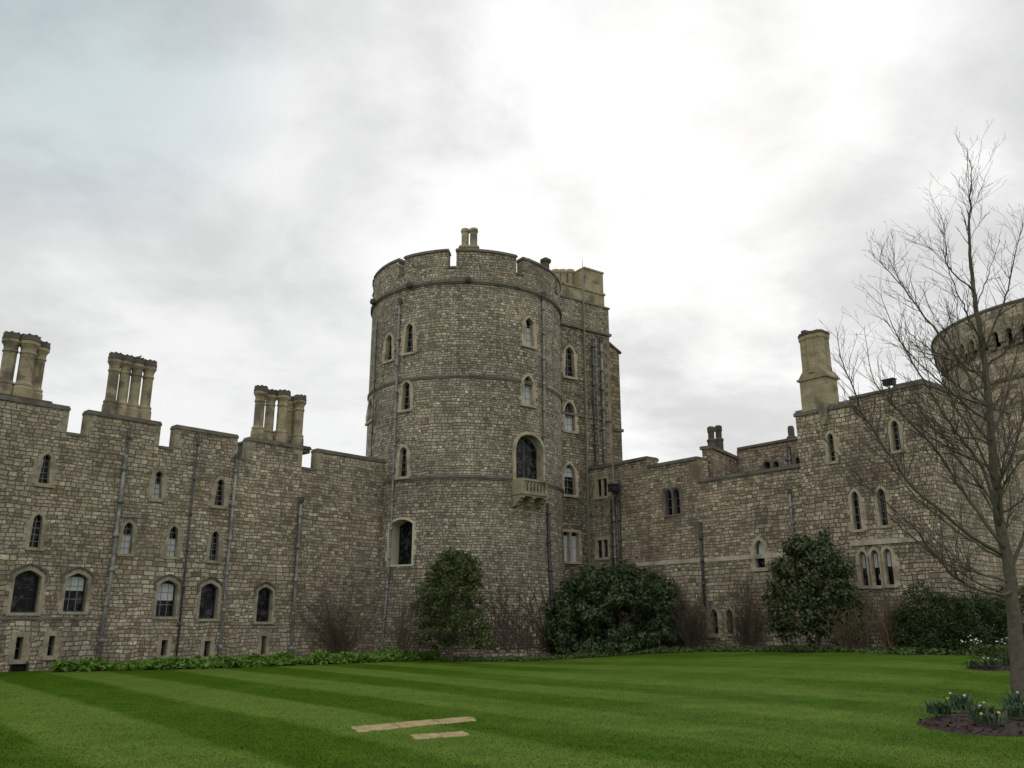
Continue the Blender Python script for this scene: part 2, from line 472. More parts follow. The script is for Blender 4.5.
def window(parent, cutter, pl, box, kind='lancet', t=.11, m=None, depth=.20, cusp=0.0, bars=(1, 3), blind=None,
           hood=False, sill=True, proud=.025, rise=None, lights=1, frame_m=None, name='window', barm=None, curtain=False):
    """box = the opening in the photograph (x0,y0,x1,y1); laid on the wall plane, built as surround, pane, bars"""
    x0, y0, x1, y1 = box
    cxp, cyp = (x0 + x1) / 2, (y0 + y1) / 2
    ua = pl.hit(x0, cyp)[0]; ub = pl.hit(x1, cyp)[0]; zt = pl.hit(cxp, y0)[1]; zb = pl.hit(cxp, y1)[1]
    w_, h_, u = abs(ub - ua), zt - zb, (ua + ub) / 2
    m = m or (M_ashl if parent.name == 'castle_range' else M_ash)
    okind = 'rect' if (kind == 'rect' or lights > 1) else kind
    inn = outline(okind, w_, h_, u, zb, cusp, rise)
    o_rise = None if okind == 'rect' else (rise or {'lancet': 1.55, 'tudor': .62, 'seg': .30}[okind] * w_ / 2) * (w_ + 2 * t) / w_
    ou = outline(okind, w_ + 2 * t, h_ + t + t * .6, u, zb - t * .6, 0, o_rise)
    mid = outline(okind, w_ + t, h_ + t * .9, u, zb - t * .35, 0, o_rise * (w_ + t) / (w_ + 2 * t) if o_rise else None)
    cutter.prism(pl, mid, -max(.62, depth + .15), .12)
    f = MB(); f.ring(pl, ou, inn, -.03, proud, -depth - .04)
    if sill:
        f.box(pl, u - w_ / 2 - t * .9, u + w_ / 2 + t * .9, zb - t * .75, zb + .012, -depth, proud + .05)
    if lights > 1:                                    # stone mullions and small arched heads filling the opening
        lw = w_ / lights; mh = min(.045, lw * .17)
        for i in range(1, lights):
            f.box(pl, u - w_ / 2 + lw * i - mh, u - w_ / 2 + lw * i + mh, zb + .012, zb + h_ + .002, -depth, proud - .02)
        if kind != 'rect':
            for i in range(lights):
                c = u - w_ / 2 + lw * (i + .5); a = lw / 2 - mh
                arcs = outline(kind, 2 * a, h_, c, zb, 0)
                hs = max(z for x, z in arcs if abs(abs(x - c) - a) < 1e-4)
                for sg in (-1, 1):
                    sp = [(x, z) for x, z in arcs if z >= hs - 1e-5 and (x - c) * sg >= -1e-6]
                    sp.sort(key=lambda q: q[1])
                    f.prism(pl, [(c + sg * (a + .003), hs)] + sp[1:] + [(c, zb + h_ + .004), (c + sg * (a + .003), zb + h_ + .004)], -depth + .02, proud - .03)
    if name == 'window':                              # jamb stones bonded unevenly into the rubble
        q = random.Random(int(x0 * 7 + y0 * 13)); nj = max(2, int(h_ * .85 / .2))
        for sg in (-1, 1):
            for i in range(nj):
                if q.random() < .6:
                    a = u + sg * (w_ / 2 + t - .012); c = a + sg * q.uniform(.05, .15); z_ = zb - t * .3 + h_ * .85 * i / nj
                    f.box(pl, min(a, c), max(a, c), z_ + .01, z_ + h_ * .85 / nj - .01, -.03, proud - .008)
    fr = f.build(name, m, parent)
    if hood:
        hd = MB(); a2 = w_ / 2 + t + .055
        hi = outline(kind, 2 * (a2 - .065), h_ + t + .06, u, zb, 0, o_rise)[2:]
        ho = outline(kind, 2 * a2, h_ + t + .115, u, zb, 0, o_rise * 1.05)[2:]
        hi = [(u + a2 - .065, hi[0][1] - .22)] + hi + [(u - a2 + .10, hi[0][1] - .22)]
        ho = [(u + a2, ho[0][1] - .25)] + ho + [(u - a2, ho[0][1] - .25)]
        N = len(hi); n1, n0 = .085, -.02
        p = [pl.pt(a, z, n1) for a, z in ho] + [pl.pt(a, z, n1 - .03) for a, z in hi] + [pl.pt(a, z, n0) for a, z in hi] + [pl.pt(a, z, n0) for a, z in ho]
        fc = []
        for i in range(N - 1):
            fc += [(i, i + 1, N + i + 1, N + i), (N + i, N + i + 1, 2 * N + i + 1, 2 * N + i), (3 * N + i, 3 * N + i + 1, i + 1, i), (2 * N + i, 2 * N + i + 1, 3 * N + i + 1, 3 * N + i)]
        for i in (0, N - 1): fc.append((i, N + i, 2 * N + i, 3 * N + i))
        hd.add(p, fc); hd.build('hood_mould', M_ashg, fr)
    gl = MB(); go = outline(okind, w_ + .05, h_ + .03, u, zb - .02, 0, rise)
    gl.prism(pl, go, -depth - .02, -depth); gl.build('pane', M_glass, fr)
    if blind:
        bl = MB(); z0, z1 = zb + h_ * blind[0], zb + h_ * blind[1]
        sel = [(x, z) for x, z in outline(okind, w_ - .03, h_ - .02, u, zb, 0, rise) if z0 < z < z1]
        hw = w_ / 2 - .015
        poly = [(u - hw, z0), (u + hw, z0)] + [q for q in sel if q[0] > u] 
        if z1 < zb + h_ * .75: poly += [(u + hw, z1), (u - hw, z1)]
        poly += [q for q in sel if q[0] <= u]
        bl.prism(pl, poly, -depth + .001, -depth + .006); bl.build('curtain' if curtain else 'blind', M_curt if curtain else M_blind, fr)
    if bars:
        br = MB(); nv, nh = bars; zt_ = zb + h_
        def half(z):
            best = w_ / 2
            pts = [q for q in inn if q[0] >= u - 1e-6]
            pts = sorted(pts, key=lambda q: q[1])
            for i in range(len(pts) - 1):
                if pts[i][1] <= z <= pts[i + 1][1] and pts[i + 1][1] > pts[i][1]:
                    k = (z - pts[i][1]) / (pts[i + 1][1] - pts[i][1]); return (pts[i][0] * (1 - k) + pts[i + 1][0] * k) - u
            return best
        for i in range(nv):
            x = u - w_ / 2 + w_ * (i + 1) / (nv + 1)
            zz_ = zb + h_
            while zz_ > zb + .1 and half(zz_ - .01) < abs(x - u): zz_ -= .02
            br.box(pl, x - .009, x + .009, zb, zz_ - .01, -depth + .003, -depth + .02)
        for i in range(nh):
            z = zb + h_ * (i + 1) / (nh + 1); a = half(z)
            br.box(pl, u - a, u + a, z - .010, z + .010, -depth + .004, -depth + .026)
        br.build('glazing_bars', barm or M_lead, fr)
    if frame_m:
        fm = MB(); i2 = outline(okind, w_ - .10, h_ - .09, u, zb + .05, 0, rise)
        fm.ring(pl, outline(okind, w_ + .02, h_ + .01, u, zb, 0, rise), i2, -depth + .002, -depth + .05)
        fm.build('sash_frame', frame_m, fr)
    return fr


def pipe(parent, pts, r=.05, hopper=None, m=None, collars=1.35, name='drainpipe'):
    """pts: world points from top to bottom; collars every so often; optional hopper head"""
    m = m or M_pipe; b = MB(); pts = [Vector(p) for p in pts]
    b.tube(pts, r, 8)
    acc = .5
    for i in range(len(pts) - 1):
        L = (pts[i + 1] - pts[i]).length; dd = (pts[i + 1] - pts[i]).normalized()
        while acc < L:
            c = pts[i] + dd * acc; b.tube([c - dd * .07, c + dd * .07], r * 1.55, 8); acc += collars
        acc -= L
    o = b.build(name, m, parent)
    if hopper:
        hw, hh = hopper; c = pts[0]; k = MB()
        k.lathe(c, [(r * 1.2, -.06), (hw * .55, hh * .35), (hw * .62, hh * .45), (hw * .62, hh * .9), (hw * .75, hh * .92), (hw * .75, hh)], 4, PI / 4)
        k.build('hopper_head', M_piped, o)
    return o


def oct_shaft(b, c, r, z0, z1, k=8, cap=None, a0=PI / 8):
    """chimney shaft: moulded foot, plain octagon, moulded cap; profile relative to c.z"""
    h = z1 - z0
    prof = [(r * 1.38, z0), (r * 1.38, z0 + .16 * h), (r * 1.22, z0 + .185 * h), (r * 1.30, z0 + .20 * h), (r * 1.3, z0 + .225 * h), (r * 1.05, z0 + .25 * h),
            (r, z0 + .27 * h), (r, z0 + .70 * h), (r * 1.16, z0 + .715 * h), (r * 1.16, z0 + .735 * h), (r * 1.02, z0 + .75 * h), (r * 1.04, z0 + .80 * h),
            (r * 1.30, z0 + .845 * h), (r * 1.44, z0 + .86 * h), (r * 1.44, z0 + .90 * h), (r * 1.30, z0 + .915 * h), (r * 1.28, z1), (r * .9, z1), (r * .85, z1 - .05 * h)]
    b.lathe(c, prof, k, a0)


def quoins(pl, u, z0, z1, side, n0, n1, seed):
    b = MB(); q = random.Random(seed); z = z0; k = 0
    while z < z1 - .1:
        h = min(q.uniform(.24, .34), z1 - z); L = .42 if k % 2 else .24
        L += q.uniform(-.04, .06)
        b.box(pl, u if side > 0 else u - L, u + L if side > 0 else u, z + .006, z + h - .006, n0, n1 + q.uniform(0, .006)); z += h; k += 1
    return b


# ------------------------------------------------------------------ ground
def axis(lo, hi, a, b_, fine):
    v = [lo, lo * .55 + a * .45, lo * .22 + a * .78]
    x = a
    while x < b_: v.append(x); x += fine
    return v + [b_, b_ * .78 + hi * .22, b_ * .45 + hi * .55, hi]


g = MB(); X = axis(-700, 700, -40, 40, 1.0); Yv = axis(-500, 900, -4, 66, 1.0)
for y in Yv:
    for x in X: g.v.append(Vector((x, y, gz(x, y))))
for j in range(len(Yv) - 1):
    for i in range(len(X) - 1):
        o = j * len(X) + i; g.f.append([o, o + 1, o + 1 + len(X), o + len(X)]); g.sm.append(True)
m, t, b = base_mat('striped_lawn'); M_lawn = m
pos = t.node('ShaderNodeNewGeometry').outputs['Position']
SD = Vector((-.628, .778, 0)); SN = Vector((.778, .628, 0))
a_ = t.vmath('DOT_PRODUCT', pos, tuple(SN)); l_ = t.vmath('DOT_PRODUCT', pos, tuple(SD))
st = t.comb(a_, t.math('MULTIPLY', l_, .16), 0.0)
wv = t.math('ADD', a_, t.math('MULTIPLY', t.math('SUBTRACT', t.noise(st, .6, 3), .5), .8))
tri = t.math('SINE', t.math('MULTIPLY', t.math('SUBTRACT', wv, 2.85), PI / 1.75))
sw = t.maprange(tri, -.35, .35, 0, 1, True)
blot = t.noise(t.comb(t.math('MULTIPLY', a_, .55), t.math('MULTIPLY', l_, .30), 0.0), .9, 4, .6, dist=.5)
amp = t.maprange(t.sep(pos)[0], -4.0, 5.0, 1.0, .42)
sw = t.math('ADD', t.math('MULTIPLY', t.math('SUBTRACT', sw, .5), amp), .5)
sw = t.math('ADD', sw, t.math('MULTIPLY', t.math('SUBTRACT', blot, .5), 2.0), None, True)
col = t.mix(sw, (.046, .103, .003), (.104, .172, .025))
fine = t.noise(pos, 9.0, 6, .75); mid = t.noise(pos, 1.7, 4, .6)
col = t.mix(1.0, col, t.comb(*[t.math('MULTIPLY', t.maprange(fine, .25, .75, .80, 1.20), t.maprange(mid, .3, .7, .85, 1.15))] * 3), 'MULTIPLY')
yel = t.math('MULTIPLY', t.maprange(t.noise(pos, .9, 5, .65), .55, .75, 0, 1, True), .35)
col = t.mix(yel, col, (.105, .135, .012))
t.put(b.inputs['Base Color'], col); b.inputs['Roughness'].default_value = .8; b.inputs['Specular IOR Level'].default_value = .04
hh = t.math('ADD', t.noise(pos, 45.0, 3, .7), t.math('MULTIPLY', fine, .8))
t.put(b.inputs['Normal'], t.bump(hh, .7, .03))
lawn = g.build('lawn', M_lawn); lawn['kind'] = 'structure'

rg = random.Random(5); gb_ = MB()
for i in range(150000):
    y = 9.2 + 15 * rg.random() ** 1.9; x = rg.uniform(-.64, .64) * y; z = gz(x, y); a = rg.uniform(0, 2 * PI)
    h = rg.uniform(.008, .021); wd_ = rg.uniform(.003, .006) * (1 + .04 * y); dx, dy = math.cos(a) * wd_, math.sin(a) * wd_; o = len(gb_.v)
    gb_.v += [Vector((x - dx, y - dy, z - .002)), Vector((x + dx, y + dy, z - .002)), Vector((x + rg.gauss(0, .012), y + rg.gauss(0, .012), z + h))]
    gb_.f.append([o, o + 1, o + 2]); gb_.sm.append(False)
tag(gb_.build('grass', M_lawn), 'short mown grass blades of the near lawn', 'grass', kind='stuff')

# ------------------------------------------------------------------ left range
PLF = Plane(-16.28, 28.5, 821, 882)
LW = thing('castle_range', PLF.pt(6, 0, 0), 'long battlemented stone wall left of the round tower with three clusters of tall chimneys', 'castle wall')
ZT, ZB = 8.72, 7.86
edges = [(-40, None)]
merl = [(-12.0, .95), (1.56, 4.27), (4.86, 7.49), (7.98, 10.58), (11.32, 17.0)]
poly = [(-12, -.6), (17.0, -.6), (17.0, ZT)]
for a, b_ in reversed(merl):
    poly += [(b_, ZT), (a, ZT)]
    if a > -12: poly += [(a, ZB), ([m_ for m_ in merl if m_[1] < a][-1][1], ZB)]
pp = []
for q in poly:
    if not pp or (abs(q[0] - pp[-1][0]) + abs(q[1] - pp[-1][1])) > 1e-6: pp.append(q)
wb = MB(); wb.prism(PLF, pp, -.42, 0)
wall = wb.build('wall', M_left, LW, uv_plane(PLF))
cutter = MB()
Lw = []
top_row = [(40, 454, 51, 484), (153, 471, 163, 499), (215, 479, 225, 506)]
for q in top_row: window(LW, cutter, PLF, q, 'lancet', .15, cusp=.42, bars=(1, 4), blind=(.02, .55) if q[0] > 100 and q[0] < 200 else None)
for q, bl in (((31, 514, 42, 548), None), ((122, 522, 133, 554), (.0, .62)), ((168, 526, 178, 557), (0, .6)), ((210, 531, 219, 561), None)):
    window(LW, cutter, PLF, q, 'lancet', .12, cusp=.15, bars=(1, 4), blind=bl)
for q, k, bl, bars in (((13, 570, 40, 613), 'tudor', None, (2, 2)), ((65, 573, 87, 612), 'tudor', (.55, .92), (2, 2)), ((157, 580, 177, 617), 'tudor', (.45, .92), (2, 2)),
                       ((200, 583, 218, 619), 'tudor', None, (1, 2)), ((257, 587, 272, 622), 'tudor', None, (1, 2))):
    window(LW, cutter, PLF, q, k, .11, bars=bars, blind=bl, hood=True, depth=.26, frame_m=M_dark, barm=M_dark if bl is None else M_lead)
for q in ((15, 637, 22, 660), (48, 636, 54, 656), (161, 640, 167, 656), (204, 641, 210, 657), (261, 636, 266, 655)):
    window(LW, cutter, PLF, q, 'rect', .16, bars=(0, 1), depth=.3)
window(LW, cutter, PLF, (11, 664, 26, 672), 'rect', .05, bars=(6, 0), m=M_dark, barm=M_dark, name='vent_grille', sill=False)
cut(wall, cutter, uv_plane(PLF))
cp = MB()
for a, b_ in merl:
    cp.prism(PLF, [(a - .02, ZT + .002), (b_ + .02, ZT + .002), (b_ + .02, ZT + .09), (a - .02, ZT + .09)], -.45, .05)
    cp.prism(PLF, [(a - .01, ZT + .09), (b_ + .01, ZT + .09), (b_ - .01, ZT + .16), (a + .01, ZT + .16)], -.42, .015)
for i in range(len(merl) - 1):
    cp.box(PLF, merl[i][1] + .002, merl[i + 1][0] - .002, ZB + .002, ZB + .10, -.45, .05)
cp.build('coping', M_ashg, LW)
for i, (a, b_) in enumerate(merl):
    for u, sd_ in ((a, 1), (b_, -1)):
        if -11 < u < 16:
            jb = MB(); z = ZB + .12
            while z < ZT - .05:
                h = min(rnd.uniform(.2, .3), ZT - z); L = rnd.choice((.2, .34))
                jb.box(PLF, u - .004 if sd_ > 0 else u - L, u + L if sd_ > 0 else u + .004, z, z + h - .012, -.425, .006 + rnd.uniform(0, .004)); z += h
            jb.build('merlon_quoins', M_ashl, LW)
ledge = MB(); ua, z_ = PLF.hit(0, 618); ledge.box(PLF, -8, 3.0, z_ - .05, z_ + .03, -.02, .05)
ledge.build('string_course', M_ashg, LW)
rf = MB(); rf.prism(PLF.shift(-.42), [(-12, 6.6), (17, 6.6), (17, 6.8), (-12, 6.8)], -6.0, -.003); rf.build('roof', M_roof, LW)


def stack(pl, inset, spots, zb_, zt_, rads, plinth=None, parent=None, lim=None):
    """chimney stack: plinth plus a sub-part per octagonal shaft"""
    pb = MB(); us = [u for u, n in spots]; ns = [n for u, n in spots]
    u0, u1 = min(us) - .36, max(us) + .36; n0, n1 = min(ns) - .36, max(ns) + .36
    l0, l1 = (max(u0, lim[0]), min(u1, lim[1])) if lim else (u0, u1)
    pb.box(pl, l0, l1, zb_ - 1.6, zb_ - .16, n0, n1); pb.box(pl, u0, u1, zb_ - .158, zb_, n0, n1)
    pb.prism(pl, [(u0 - .07, zb_ + .002), (u1 + .07, zb_ + .002), (u1 - .02, zb_ + .13), (u0 + .02, zb_ + .13)], n0 - .06, n1 + .06)
    o = pb.build('chimney_stack', M_chimcap if plinth is None else plinth, parent)
    for (u, n), r in zip(spots, rads):
        c = pl.pt(u, 0, n); sb = MB(); oct_shaft(sb, c, r, zb_ + .132, zt_); sb.build('chimney_shaft', M_chim, o)
        h8 = zt_ - zb_ - .132; kb = MB(); kb.lathe(c, [(r * 1.1, zt_ - .08 * h8), (r * 1.47, zt_ - .085 * h8), (r * 1.40, zt_ - .045 * h8), (r * 1.33, zt_ + .012), (r * .8, zt_ + .012)], 8, PI / 8)
        for q in range(8):                            # scalloped crest
            th_ = PI / 8 + PI / 4 * q; e_ = c + Vector((math.cos(th_), math.sin(th_), 0)) * r * 1.18; kb.lathe(e_, [(r * .24, zt_ + .005), (r * .24, zt_ + .025), (r * .1, zt_ + .045)], 6)
        kb.build('chimney_cap', M_chimcap, o)
    return o


def su(px, py, n): return PLF.hit(px, py, n)


n_ = -1.15
u1, z1 = su(9, 333, n_); u2, z2 = su(28, 333, n_); u3, _ = su(42, 338, n_ - .6)
zt1 = su(28, 333, n_)[1]
stack(PLF, n_, [(su(9, 360, n_)[0], n_), (su(27, 360, n_ + .15)[0], n_ + .15), (su(39, 360, n_ - .35)[0], n_ - .35)], 8.95, su(27, 337.5, n_)[1], (.225, .24, .215), parent=LW)
stack(PLF, n_, [(su(x, 380, n_)[0], n_) for x in (113, 124.5, 136, 148)], 8.92, su(130, 357.5, n_)[1], (.19, .19, .19, .19), parent=LW)
n2_ = -1.25
SP5 = [(259.5, -1.15), (270, -1.4), (282.5, -1.1), (291.5, -1.75), (299.5, -1.25)]
stack(PLF, n_, [(su(x, 410, q)[0], q) for x, q in SP5],
      8.92, su(281, 391.5, n_)[1], (.21, .20, .225, .185, .20), parent=LW, lim=(8.6, 10.4))



def wall_pipe(parent, pl, x0, y0, y1, r=.05, hop=None, n=.11, m=None, collars=1.35, off=None):
    u, zt_ = pl.hit(x0, y0, n); ub, zb_ = pl.hit(x0, y1, n)
    zb_ = max(zb_, -.3)
    return pipe(parent, [pl.pt(u, zt_, n), pl.pt(u, zb_, n)], r, hop, m, collars)


wall_pipe(LW, PLF, 131, 424, 516, .035, m=M_piped)
u, z = PLF.hit(118.5, 516, .12)
pipe(LW, [PLF.pt(u, PLF.hit(126, 455, .12)[1], .12), PLF.pt(u, 3.0, .12), PLF.pt(u - .05, 2.2, .12), PLF.pt(u - .05, -.2, .12)], .07, None, M_pipe, 1.2)
ar = MB(); ar.tube([PLF.pt(u, z, .12), PLF.pt(u + .75, z + .03, .12)], .03); ar.build('drainpipe', M_pipe, LW)
wall_pipe(LW, PLF, 199, 432, 680, .04, m=M_piped)
wall_pipe(LW, PLF, 237, 459, 680, .055, (.16, .22), m=M_pipe)
wall_pipe(LW, PLF, 301, 503, 680, .06, (.22, .25), m=M_pipe)

# ------------------------------------------------------------------ round tower
TX, TY, TR = -2.44, 43.13, 5.01
TH0 = math.atan2(TX, TY)                       # direction from the camera
def tdir(th):                                   # th measured from the camera-facing point, positive to the right
    a = -TH0 * 1.0
    f = Vector((-TX, -TY, 0)).normalized(); r = Vector((-f.y, f.x, 0))
    return f * math.cos(th) + r * math.sin(th)
def tpt(th, r, z): return Vector((TX, TY, 0)) + tdir(th) * r + Vector((0, 0, z))
def thit(px, py, R=TR):
    r = ray(px, py); o = Vector((0, 0, H)); c = Vector((TX, TY, 0))
    a = r.x ** 2 + r.y ** 2; q = o - c; b_ = 2 * (q.x * r.x + q.y * r.y); cc_ = q.x ** 2 + q.y ** 2 - R * R
    D = b_ * b_ - 4 * a * cc_
    t_ = (-b_ - math.sqrt(max(D, 0))) / (2 * a); h = o + r * t_
    f = Vector((-TX, -TY, 0)).normalized(); rr_ = Vector((-f.y, f.x, 0)); e = h - c
    return math.atan2(e.dot(rr_), e.dot(f)), h.z
def tplane(px, py, R=TR):
    th, z = thit(px, py, R); n = tdir(th); p = tpt(th, R, 0)
    return Plane(p.x, p.y, -n.y, n.x)


TW = thing('round_tower', (TX, TY, 0), 'tall round battlemented stone tower in the middle with a small balcony', 'tower')
ZP = 17.25
def drad(z): return TR + .32 * max(0, (5.6 - z) / 5.6) ** 1.3 * (1 if z < 5.6 else 0)
dm = MB(); NS = 180
zs = [-.6, 0, 1, 2, 3, 4, 4.8, 5.6, 8, 12, ZP]
for z in zs:
    for k in range(NS): dm.v.append(tpt(2 * PI * k / NS, drad(max(z, 0)), z))
for j in range(len(zs) - 1):
    for k in range(NS):
        q = (k + 1) % NS; dm.f.append([j * NS + k, j * NS + q, (j + 1) * NS + q, (j + 1) * NS + k]); dm.sm.append(False)
dm.f.append([k for k in range(NS - 1, -1, -1)]); dm.sm.append(False)
dm.f.append([(len(zs) - 1) * NS + k for k in range(NS)]); dm.sm.append(False)
uvt = uv_cyl(TX, TY, TR)
drum = dm.build('wall', M_tower, TW, uvt)
cutter = MB()
def tw(box, **kw):
    pl = tplane((box[0] + box[2]) / 2, (box[1] + box[3]) / 2)
    return window(TW, cutter, pl, box, **kw)
tw((385.5, 335, 393, 361), kind='lancet', t=.13, cusp=.3, bars=(1, 3), proud=.05)
tw((405, 324, 414, 353), kind='lancet', t=.14, cusp=.3, bars=(1, 3), proud=.05)
tw((368, 399, 373.5, 421), kind='lancet', t=.13, cusp=.3, bars=(1, 3), proud=.05)
tw((402, 382, 411, 410), kind='lancet', t=.14, cusp=.3, bars=(1, 3), proud=.05)
tw((399, 447, 408, 477), kind='lancet', t=.14, cusp=.3, bars=(1, 3), proud=.05)
tw((524, 318, 534, 346), kind='lancet', t=.15, cusp=.35, bars=(1, 3), blind=(.0, .68), proud=.05)
tw((523, 376, 533, 405), kind='lancet', t=.15, cusp=.2, bars=(1, 3), blind=(.0, .72), proud=.05)
tw((389.5, 519.5, 412.5, 565), kind='seg', t=.09, m=M_white, depth=.75, bars=(1, 1), frame_m=M_dark, barm=M_dark, proud=.04, rise=.22)
tw((515.5, 435, 543, 482), kind='lancet', t=.14, bars=(1, 0), depth=.42, barm=M_ashl, frame_m=M_ashl, proud=.05, sill=False, name='balcony_door', rise=.8)
tw((523, 593, 528, 612), kind='rect', t=.12, bars=None, depth=.3, proud=.03)
cut(drum, cutter, uvt)
def tring(b, r0, r1, z0, z1, th0=0, th1=2 * PI, n=180):
    full = abs(th1 - th0 - 2 * PI) < 1e-6; m_ = max(2, int(n * (th1 - th0) / (2 * PI)))
    pts = []
    for k in range(m_ + (0 if full else 1)):
        th = th0 + (th1 - th0) * k / m_
        pts += [tpt(th, r1, z0), tpt(th, r1, z1), tpt(th, r0, z1), tpt(th, r0, z0)]
    N = len(pts) // 4; fc = []
    for k in range(N if full else N - 1):
        a, c = 4 * k, 4 * ((k + 1) % N)
        fc += [(a, c, c + 1, a + 1), (a + 1, c + 1, c + 2, a + 2), (a + 2, c + 2, c + 3, a + 3), (a + 3, c + 3, c, a)]
    if not full: fc += [(0, 1, 2, 3), (4 * N - 1, 4 * N - 2, 4 * N - 3, 4 * N - 4)]
    b.add(pts, fc)
for z, pr, hh_ in ((17.27, .10, .11), (12.55, .06, .09), (7.8, .08, .11)):
    b_ = MB(); tring(b_, TR - .1, TR + pr, z, z + hh_)
    tring(b_, TR - .1, TR + pr * .55, z - .07, z - .002)
    b_.build('string_course', M_ashg, TW)
gaps = [-40.5, -8.5, 31, 67, 103, 139, 175, 211, 247, 283]
gw = 2.3
ZPT, ZPB = 18.88, 18.0
pb = MB(); pc = MB()
tring(pb, TR - .5, TR + .015, ZP + .002, ZPB)
for i, g0 in enumerate(gaps):
    g1 = gaps[(i + 1) % len(gaps)] + (360 if i == len(gaps) - 1 else 0)
    a0, a1 = math.radians(g0 + gw), math.radians(g1 - gw)
    tring(pb, TR - .5, TR + .015, ZPB + .001, ZPT, a0, a1)
    tring(pc, TR - .56, TR + .075, ZPT + .002, ZPT + .09, a0 - .008, a1 + .008)
    tring(pc, TR - .50, TR + .03, ZPT + .09, ZPT + .15, a0 - .004, a1 + .004)
    tring(pc, TR - .55, TR + .07, ZPB + .003, ZPB + .09, math.radians(g0 - gw) + .001, math.radians(g0 + gw) - .001)
pb.build('parapet', M_tower, TW, uvt); pc.build('coping', M_ashg, TW)
for deg in (-33, 0.5, -68):
    bb = MB(); c = tpt(math.radians(deg), TR + .18, 17.33); bb.lathe(c, [(.02, -.16), (.14, -.1), (.17, .02), (.13, .14), (.02, .18)], 8); bb.build('grotesque', M_chimcap, TW)

# tower chimneys
def tower_stack(px, py0, py1, Y, spots, r, w0, w1, mcol, zlow):
    c = at(px, py0, Y); zt_ = c.z; zb_ = at(px, py1, Y).z
    b_ = MB(); pl = Plane(c.x, c.y, 1, 0); b_.box(pl, -w0, w0, zlow, zb_, -w1, w1)
    b_.prism(pl, [(-w0 - .05, zb_ + .002), (w0 + .05, zb_ + .002), (w0 - .04, zb_ + .1), (-w0 + .04, zb_ + .1)], -w1 - .05, w1 + .05)
    o = b_.build('chimney_stack', mcol, TW)
    for u, n in spots:
        k = MB(); q = pl.pt(u, 0, n); hgt = zt_ - zb_
        k.lathe(q, [(r * 1.1, zb_ + .1), (r * 1.1, zb_ + .2), (r, zb_ + .24), (r, zt_ - .22), (r * 1.22, zt_ - .17), (r * 1.22, zt_ - .08), (r * 1.05, zt_), (r * .7, zt_)], 8, PI / 8)
        k.build('chimney_shaft', M_chim, o)
tower_stack(469.5, 229.5, 250, 41.5, [(-.22, 0), (.23, .05)], .205, .5, .35, M_tower, 17)

def tpipe(th, z0, z1, r=.045, hop=None, m=None, n=.1, collars=1.3):
    pts = []; z = z0
    while z > z1: pts.append(tpt(th, drad(z) + n, z)); z -= .8
    pts.append(tpt(th, drad(max(z1, 0)) + n, z1)); return pipe(TW, pts, r, hop, m, collars)
th, z = thit(401, 305); tpipe(th, z, 0, .05, (.2, .3), M_pipe)
th2, z2 = thit(379, 322); tpipe(th2, z2, 0, .035, None, M_piped)
th3, z3 = thit(541.5, 300); tpipe(th3, z3, thit(541.5, 478)[1], .06, (.26, .35), M_pipe)
tpipe(th3 + .05, thit(546, 503)[1], 0, .07, None, M_piped)
# balcony
pl = tplane(530, 480); BA = TW
ua, zf = pl.hit(514, 499, .35); ub, _ = pl.hit(546, 499, .35)
zr = pl.hit(530, 479, .55)[1]; zf = pl.hit(530, 492, .55)[1]
bl_ = MB(); uc = (ua + ub) / 2 + .08; hw = (ub - ua) / 2 - .16
bl_.prism(pl, [(uc - hw, zf - .12), (uc + hw, zf - .12), (uc + hw, zf), (uc - hw, zf)], -.2, .62)
bl_.prism(pl, [(uc - hw + .05, zf - .2), (uc + hw - .05, zf - .2), (uc + hw - .05, zf - .122), (uc - hw + .05, zf - .122)], -.2, .56)
bl_.prism(pl, [(uc - hw + .03, zr - .1), (uc + hw - .03, zr - .1), (uc + hw - .03, zr), (uc - hw + .03, zr)], .42, .62)
for sg in (-1, 1):
    q = uc + sg * (hw - .10)
    bl_.box(pl, q - .09, q + .09, zf + .002, zr - .102, .40, .60)
    qa, qb = (uc - hw + .03, uc - hw + .16) if sg < 0 else (uc + hw - .16, uc + hw - .03)
    bl_.box(pl, qa, qb, zr - .1, zr, -.1, .418)
    bl_.box(pl, qa, qb, zf + .002, zr - .102, -.1, .38)
balc = bl_.build('balcony', M_bal, TW)
for i in range(6):
    q = uc - hw + .30 + (2 * hw - .6) * i / 5
    k = MB(); k.lathe(pl.pt(q, zf, .52), [(.07, .002), (.07, .06), (.045, .1), (.065, (zr - zf) * .45), (.04, (zr - zf) * .7), (.065, zr - zf - .102)], 8); k.build('baluster', M_bal, balc)
for q in (-.88, .0, .88):
    k = MB(); c = uc + q * hw * .95
    k2 = Plane(*pl.pt(c, 0, 0)[:2], *pl.n[:2])           # profile in the plane square to the wall
    prof = [(.0, zf - .2), (.55, zf - .2), (.55, zf - .28), (.42, zf - .33), (.40, zf - .42), (.24, zf - .47), (.2, zf - .58), (0, zf - .66), (-.2, zf - .66), (-.2, zf - .2)]
    k.prism(k2, prof, -.11, .11); k.build('corbel', M_bal, balc)

